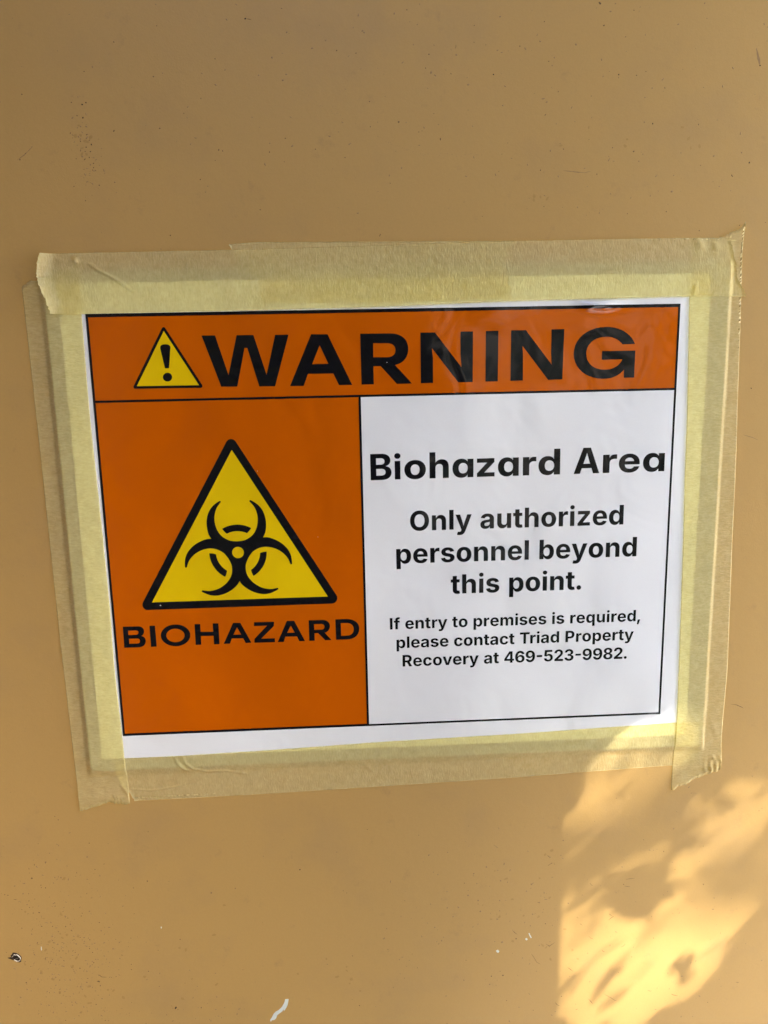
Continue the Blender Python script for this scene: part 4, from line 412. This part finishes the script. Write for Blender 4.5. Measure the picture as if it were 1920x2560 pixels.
def strip(key, label, layer, vertical, mat, jag=.42):
    t = TAPE[key]
    if vertical: e0, e1, c0, c1 = t['left'], t['right'], t['b'], t['t']      # long edges run down
    else: e0, e1, c0, c1 = t['top'], t['bot'], t['l'], t['r']
    N, K = 420, 60
    A, B = soften(resample(e0, N), 21), soften(resample(e1, N), 21)
    if vertical: C0, C1 = resample(t['t'], K), resample(t['b'], K)             # s=0 end, s=1 end
    else: C0, C1 = resample(t['l'], K), resample(t['r'], K)
    for C in (C0, C1):
        C[1:-1] += rng.normal(0, jag*.45, (K-2, 2)); 
        sm = soften(C, 3); C[1:-1] = .5*C[1:-1]+.5*sm[1:-1]
    if vertical and np.hypot(*(C0[0]-A[0])) > np.hypot(*(C0[-1]-A[0])): C0 = C0[::-1]
    if np.hypot(*(C1[0]-A[-1])) > np.hypot(*(C1[-1]-A[-1])): C1 = C1[::-1]
    # long edges: very slightly uneven
    for E in (A, B): E[1:-1] += rng.normal(0, .025, (N-2, 2))
    s = np.linspace(0, 1, N)[:, None, None]; u = np.linspace(0, 1, K)[None, :, None]
    P_ = (1-u)*A[:, None]+u*B[:, None]+(1-s)*C0[None]+s*C1[None]-((1-s)*(1-u)*A[0]+s*(1-u)*A[-1]+(1-s)*u*B[0]+s*u*B[-1])
    X, Y = P_[..., 0], P_[..., 1]
    Z = .12+1.34*pouch_field(X, Y)+.13*layer+.09*vnoise(X, Y, .10, layer*3.1)+.05*vnoise(X, Y, .35, layer*5.7+9)+.02*vnoise(X, Y, 1.1, layer*2.3+4)
    for pts, h, w in RIDGE[key]:
        q = [np.array(a, float) for a in pts]; D = np.full(X.shape, 1e9); T = np.zeros(X.shape); n = len(q)-1
        for i in range(n):
            d = q[i+1]-q[i]; LL = d@d; tt = np.clip(((X-q[i][0])*d[0]+(Y-q[i][1])*d[1])/LL, 0, 1)
            dd = np.hypot(X-q[i][0]-tt*d[0], Y-q[i][1]-tt*d[1]); mk = dd < D; D = np.where(mk, dd, D); T = np.where(mk, (i+tt)/n, T)
        Z += 1.5*h*np.exp(-(D/w)**2)*(.25+.75*np.sin(np.pi*np.clip(T, 0, 1))**.6)
    Z += lift(X, Y, key)
    vs = [P(X[i, j], Y[i, j], Z[i, j]) for i in range(N) for j in range(K)]
    fs = []
    for i in range(N-1):
        for j in range(K-1):
            a, b, c, d = i*K+j, i*K+j+1, (i+1)*K+j+1, (i+1)*K+j; fs.append((a, b, c, d))
    v0, v1, v3 = Vector(vs[fs[0][0]]), Vector(vs[fs[0][1]]), Vector(vs[fs[0][3]])
    if (v1-v0).cross(v3-v0).y > 0: fs = [f[::-1] for f in fs]
    # the cut edge: 0.13 mm of thickness all the way round
    ring = [(i, 0) for i in range(N)]+[(N-1, j) for j in range(1, K)]+[(i, K-1) for i in range(N-2, -1, -1)]+[(0, j) for j in range(K-2, 0, -1)]
    b = len(vs)
    for i, j in ring: vs.append(P(X[i, j], Y[i, j], Z[i, j]-.12))
    n = len(ring)
    for k in range(n):
        i, j = ring[k]; i2, j2 = ring[(k+1) % n]; fs.append((i*K+j, b+k, b+(k+1) % n, i2*K+j2))
    o = mesh('masking_tape_strip', vs, fs, mat, None, True)
    tag(o, label, 'masking tape', 'strips of masking tape round the sign'); return o
strip('D', 'wrinkled yellow masking tape strip along the bottom edge of the sign', 0, False, M_TH)
strip('L', 'yellow masking tape strip down the left edge of the sign', 1, True, M_TV)
strip('R', 'yellow masking tape down the right edge of the sign, torn to a point on top', 1.1, True, M_TV)
strip('B', 'shorter masking tape strip peeking out above and behind the long top strip', 2, False, M_TH)
strip('A', 'long uppermost masking tape strip over the sign top, curling up at its torn left end', 3, False, M_TH)

# ---------------------------------------------------------------- unseen surroundings, mostly added to shade the sign and fill its reflections
M_SOFFIT = plain('shade_roof_paint', (.26, .11, .025), .7, .3)
M_CONC = plain('sunlit_concrete', (.40, .39, .37), .85, .2, .12, 8)
M_DOOR = plain('door_blocker_paint', (.045, .026, .014), .6, .3)
M_WOOD = plain('sun_edge_paint', (.45, .38, .30), .6, .3)
M_LEAF = plain('leaf', (.07, .10, .03), .5, .4, .3, 60)
M_BARK = plain('bark', (.12, .08, .05), .9, .2, .3, 60)
M_FAR = plain('reflected_house_wall', (.30, .20, .12), .8, .2, .05, 5)
M_HEDGE = plain('light_screen_leaf', (.03, .045, .02), .6, .3, .4, 30)
g = box('ground', -60, 60, -60, 20, -.3, 0, M_CONC); tag(g, 'pale concrete ground in front of the wall', 'ground', kind='structure')
lawn = box('lawn', -8, 8, -5.9, -2.2, 0, .03, plain('reflected_lawn_green', (.05, .065, .025), .9, .1, .3, 30)); tag(lawn, 'unseen dark lawn added to darken the laminate reflections', 'lawn', kind='structure')  # unseen, added so the black print reflects something dark
tanr = sv.z/-sv.y                                   # height lost per metre of depth
ROOF_D = (2.0-(ZC-.099))/tanr
roof = box('shade_roof', -1.6, .92, -ROOF_D, .15, 2.0, 2.15, M_SOFFIT); tag(roof, 'unseen brown roof added above the wall to shade it', 'porch roof', kind='structure')  # unseen roof; depth sets the shade line, brown underside warms the top
door = empty('door_light_blocker', (-.27, 0, 0)); tag(door, 'dark brown door panel added out of view to darken the left side', 'door')
box('blocker_leaf', -.31, -.27, -.92, -.004, .01, 2.0, M_DOOR, door, .003)  # added out of view to block light from the left
box('handle', -.27, -.22, -.86, -.84, 1.0, 1.02, M_BARE, door, .004)
# added slat and leaves, shaped so sunlight reaches only the lower right
tx_, ty_ = sv.x/-sv.y, sv.z/-sv.y
slat = box('sun_edge_slat', .0835+.14*tx_-.026, .0835+.14*tx_, -.16, -.14, 0, 1.998, M_WOOD, bev=.002); tag(slat, 'thin upright slat added out of view to cut off the sun patch', 'trellis slat')  # added only to give the sun patch a straight left edge
polys = [np.array(L) for L in LIT]
def inside(pts):
    r = np.zeros(len(pts), bool)
    for L in polys:
        x0, y0 = L[:, 0], L[:, 1]; x1, y1 = np.roll(x0, -1), np.roll(y0, -1); c = np.zeros(len(pts), bool)
        for a, b, d, e in zip(x0, y0, x1, y1):
            k = (b > pts[:, 1]) != (e > pts[:, 1]); c ^= k & (pts[:, 0] < (d-a)*(pts[:, 1]-b)/(e-b+1e-12)+a)
        r |= c
    return r
tree = empty('sun_mask_tree', (1.9, -1.3, 0)); tag(tree, 'unseen leafy tree, its leaves placed to dim and shape the sunlight', 'tree')  # out of view; its leaves are arranged to mask the sun
def leaves(n, xr, yr, hr, size, gaps=True):
    """leaves placed through the crown; those that would shade the open gaps are left out"""
    wx, wy, h = rng.uniform(*xr, n), rng.uniform(*yr, n), rng.uniform(*hr, n)
    C = np.c_[wx/1000+h*tx_, -h, ZC+wy/1000+h*ty_]
    U = rng.normal(0, 1, (n, 3)); U /= np.linalg.norm(U, axis=1)[:, None]
    V = rng.normal(0, 1, (n, 3)); V -= (V*U).sum(1)[:, None]*U; V /= np.linalg.norm(V, axis=1)[:, None]
    s = rng.uniform(*size, n)[:, None]
    pts = [C-U*s, C-U*s*.3+V*s*.42, C+U*s*.35+V*s*.36, C+U*s, C+U*s*.35-V*s*.36, C-U*s*.3-V*s*.42]
    ok = np.ones(n, bool)
    for p in (pts+[C] if gaps else []):
        hh = -p[:, 1]; q = np.c_[(p[:, 0]-hh*tx_)*1000, (p[:, 2]-ZC-hh*ty_)*1000]; ok &= ~inside(q)
    pts = [p[ok] for p in pts]; return np.stack(pts, 1)
G = [leaves(7500, (74, 225), (-310, -90), (.12, .30), (.0035, .007)), leaves(5200, (-260, 64), (-420, -85), (.45, .9), (.014, .026)), leaves(1200, (74, 260), (-520, -300), (.45, .9), (.014, .026)), leaves(4200, (-1300, 60), (-2600, -400), (.9, 1.5), (.04, .06)), leaves(150, (74, 225), (-310, -112), (.25, .55), (.003, .007), False), leaves(6, (40, 300), (-380, -60), (.9, 1.5), (.02, .035), False), leaves(135, (20, 320), (-400, -50), (2.0, 3.3), (.022, .035), False)]  # leaf groups: dapple the patch, darken the lower left, thin the sun
vx = .0835+.14*tx_-.013
vine = empty('sun_mask_vine', (vx, -.17, 0)); tag(vine, 'unseen small leaves added by the slat to dapple the sunlight', 'vine')  # added out of view: leaves that draw the dapples on the wall
V_ = np.concatenate([G[0], G[4]]); nv = len(V_); vl = (V_.reshape(-1, 3)-np.array([vx, -.17, 0])).tolist()
me = bpy.data.meshes.new('sun_mask_leaves'); me.from_pydata(vl, [], [tuple(range(6*i, 6*i+6)) for i in range(nv)]); me.materials.append(M_LEAF); link(bpy.data.objects.new('sun_mask_leaves', me), vine)
G = [G[1], G[2], G[3], G[5], G[6]]
A_ = np.concatenate(G); vs = (A_.reshape(-1, 3)-np.array([1.9, -1.3, 0])).tolist(); n = len(A_)
me = bpy.data.meshes.new('crown'); me.from_pydata(vs, [], [tuple(range(6*i, 6*i+6)) for i in range(n)]); me.materials.append(M_LEAF); link(bpy.data.objects.new('crown', me), tree)
def tube(name, pts, rad, mat, parent, k=10):
    vs, fs = [], []
    for i, (p, r) in enumerate(zip(pts, rad)):
        p = Vector(p); d = (Vector(pts[min(i+1, len(pts)-1)])-Vector(pts[max(i-1, 0)])).normalized(); a = d.orthogonal().normalized(); b = d.cross(a)
        for j in range(k): t = 2*math.pi*j/k; vs.append(tuple(p+a*r*math.cos(t)+b*r*math.sin(t)))
        if i: fs += [((i-1)*k+j, (i-1)*k+(j+1) % k, i*k+(j+1) % k, i*k+j) for j in range(k)]
    return mesh(name, vs, fs, mat, parent, True)
tube('trunk', [(1.9, -1.3, 0), (1.88, -1.27, .8), (1.85, -1.2, 1.7), (2.15, -1.2, 2.8), (3.0, -1.7, 4.3)], [.05, .042, .036, .03, .012], M_BARK, tree)
tube('limb', [(1.88, -1.27, 1.0), (1.7, -1.2, 1.9), (1.5, -1.1, 2.6)], [.02, .014, .006], M_BARK, tree)
tube('sun_mask_stem', [(vx+.012*math.sin(z*9), -.166-.004*math.cos(z*7), z) for z in np.linspace(0, 1.9, 40)], [.004]*40, M_BARK, vine, 6)
# added: a leafy screen darkening the left, a tan house for the laminate to reflect
hed = empty('hedge', (-.4, -.78, 0)); tag(hed, 'dark leafy screen added out of view to block light from the left', 'hedge')
n = 16000; u_ = rng.uniform(0, 1, n); c = np.c_[-.9+u_*1.04+rng.normal(0, .02, n), -.78+rng.normal(0, .05, n), rng.uniform(0, 2.0, n)]
U = rng.normal(0, 1, (n, 3)); U /= np.linalg.norm(U, axis=1)[:, None]; V = rng.normal(0, 1, (n, 3)); V -= (V*U).sum(1)[:, None]*U; V /= np.linalg.norm(V, axis=1)[:, None]
s = .04; A_ = np.stack([c-U*s, c+V*s*.7, c+U*s, c-V*s*.7], 1).reshape(-1, 3)-np.array([-.4, -.78, 0])
me = bpy.data.meshes.new('light_screen'); me.from_pydata(A_.tolist(), [], [tuple(range(4*i, 4*i+4)) for i in range(n)]); me.materials.append(M_HEDGE); link(bpy.data.objects.new('light_screen', me), hed)
house = box('house', 1.05, 9, -9, -6, 0, 5.5, M_FAR); tag(house, 'unseen tan house wall added for the laminate to reflect', 'house')  # unseen, placed and coloured for brown reflections in the print
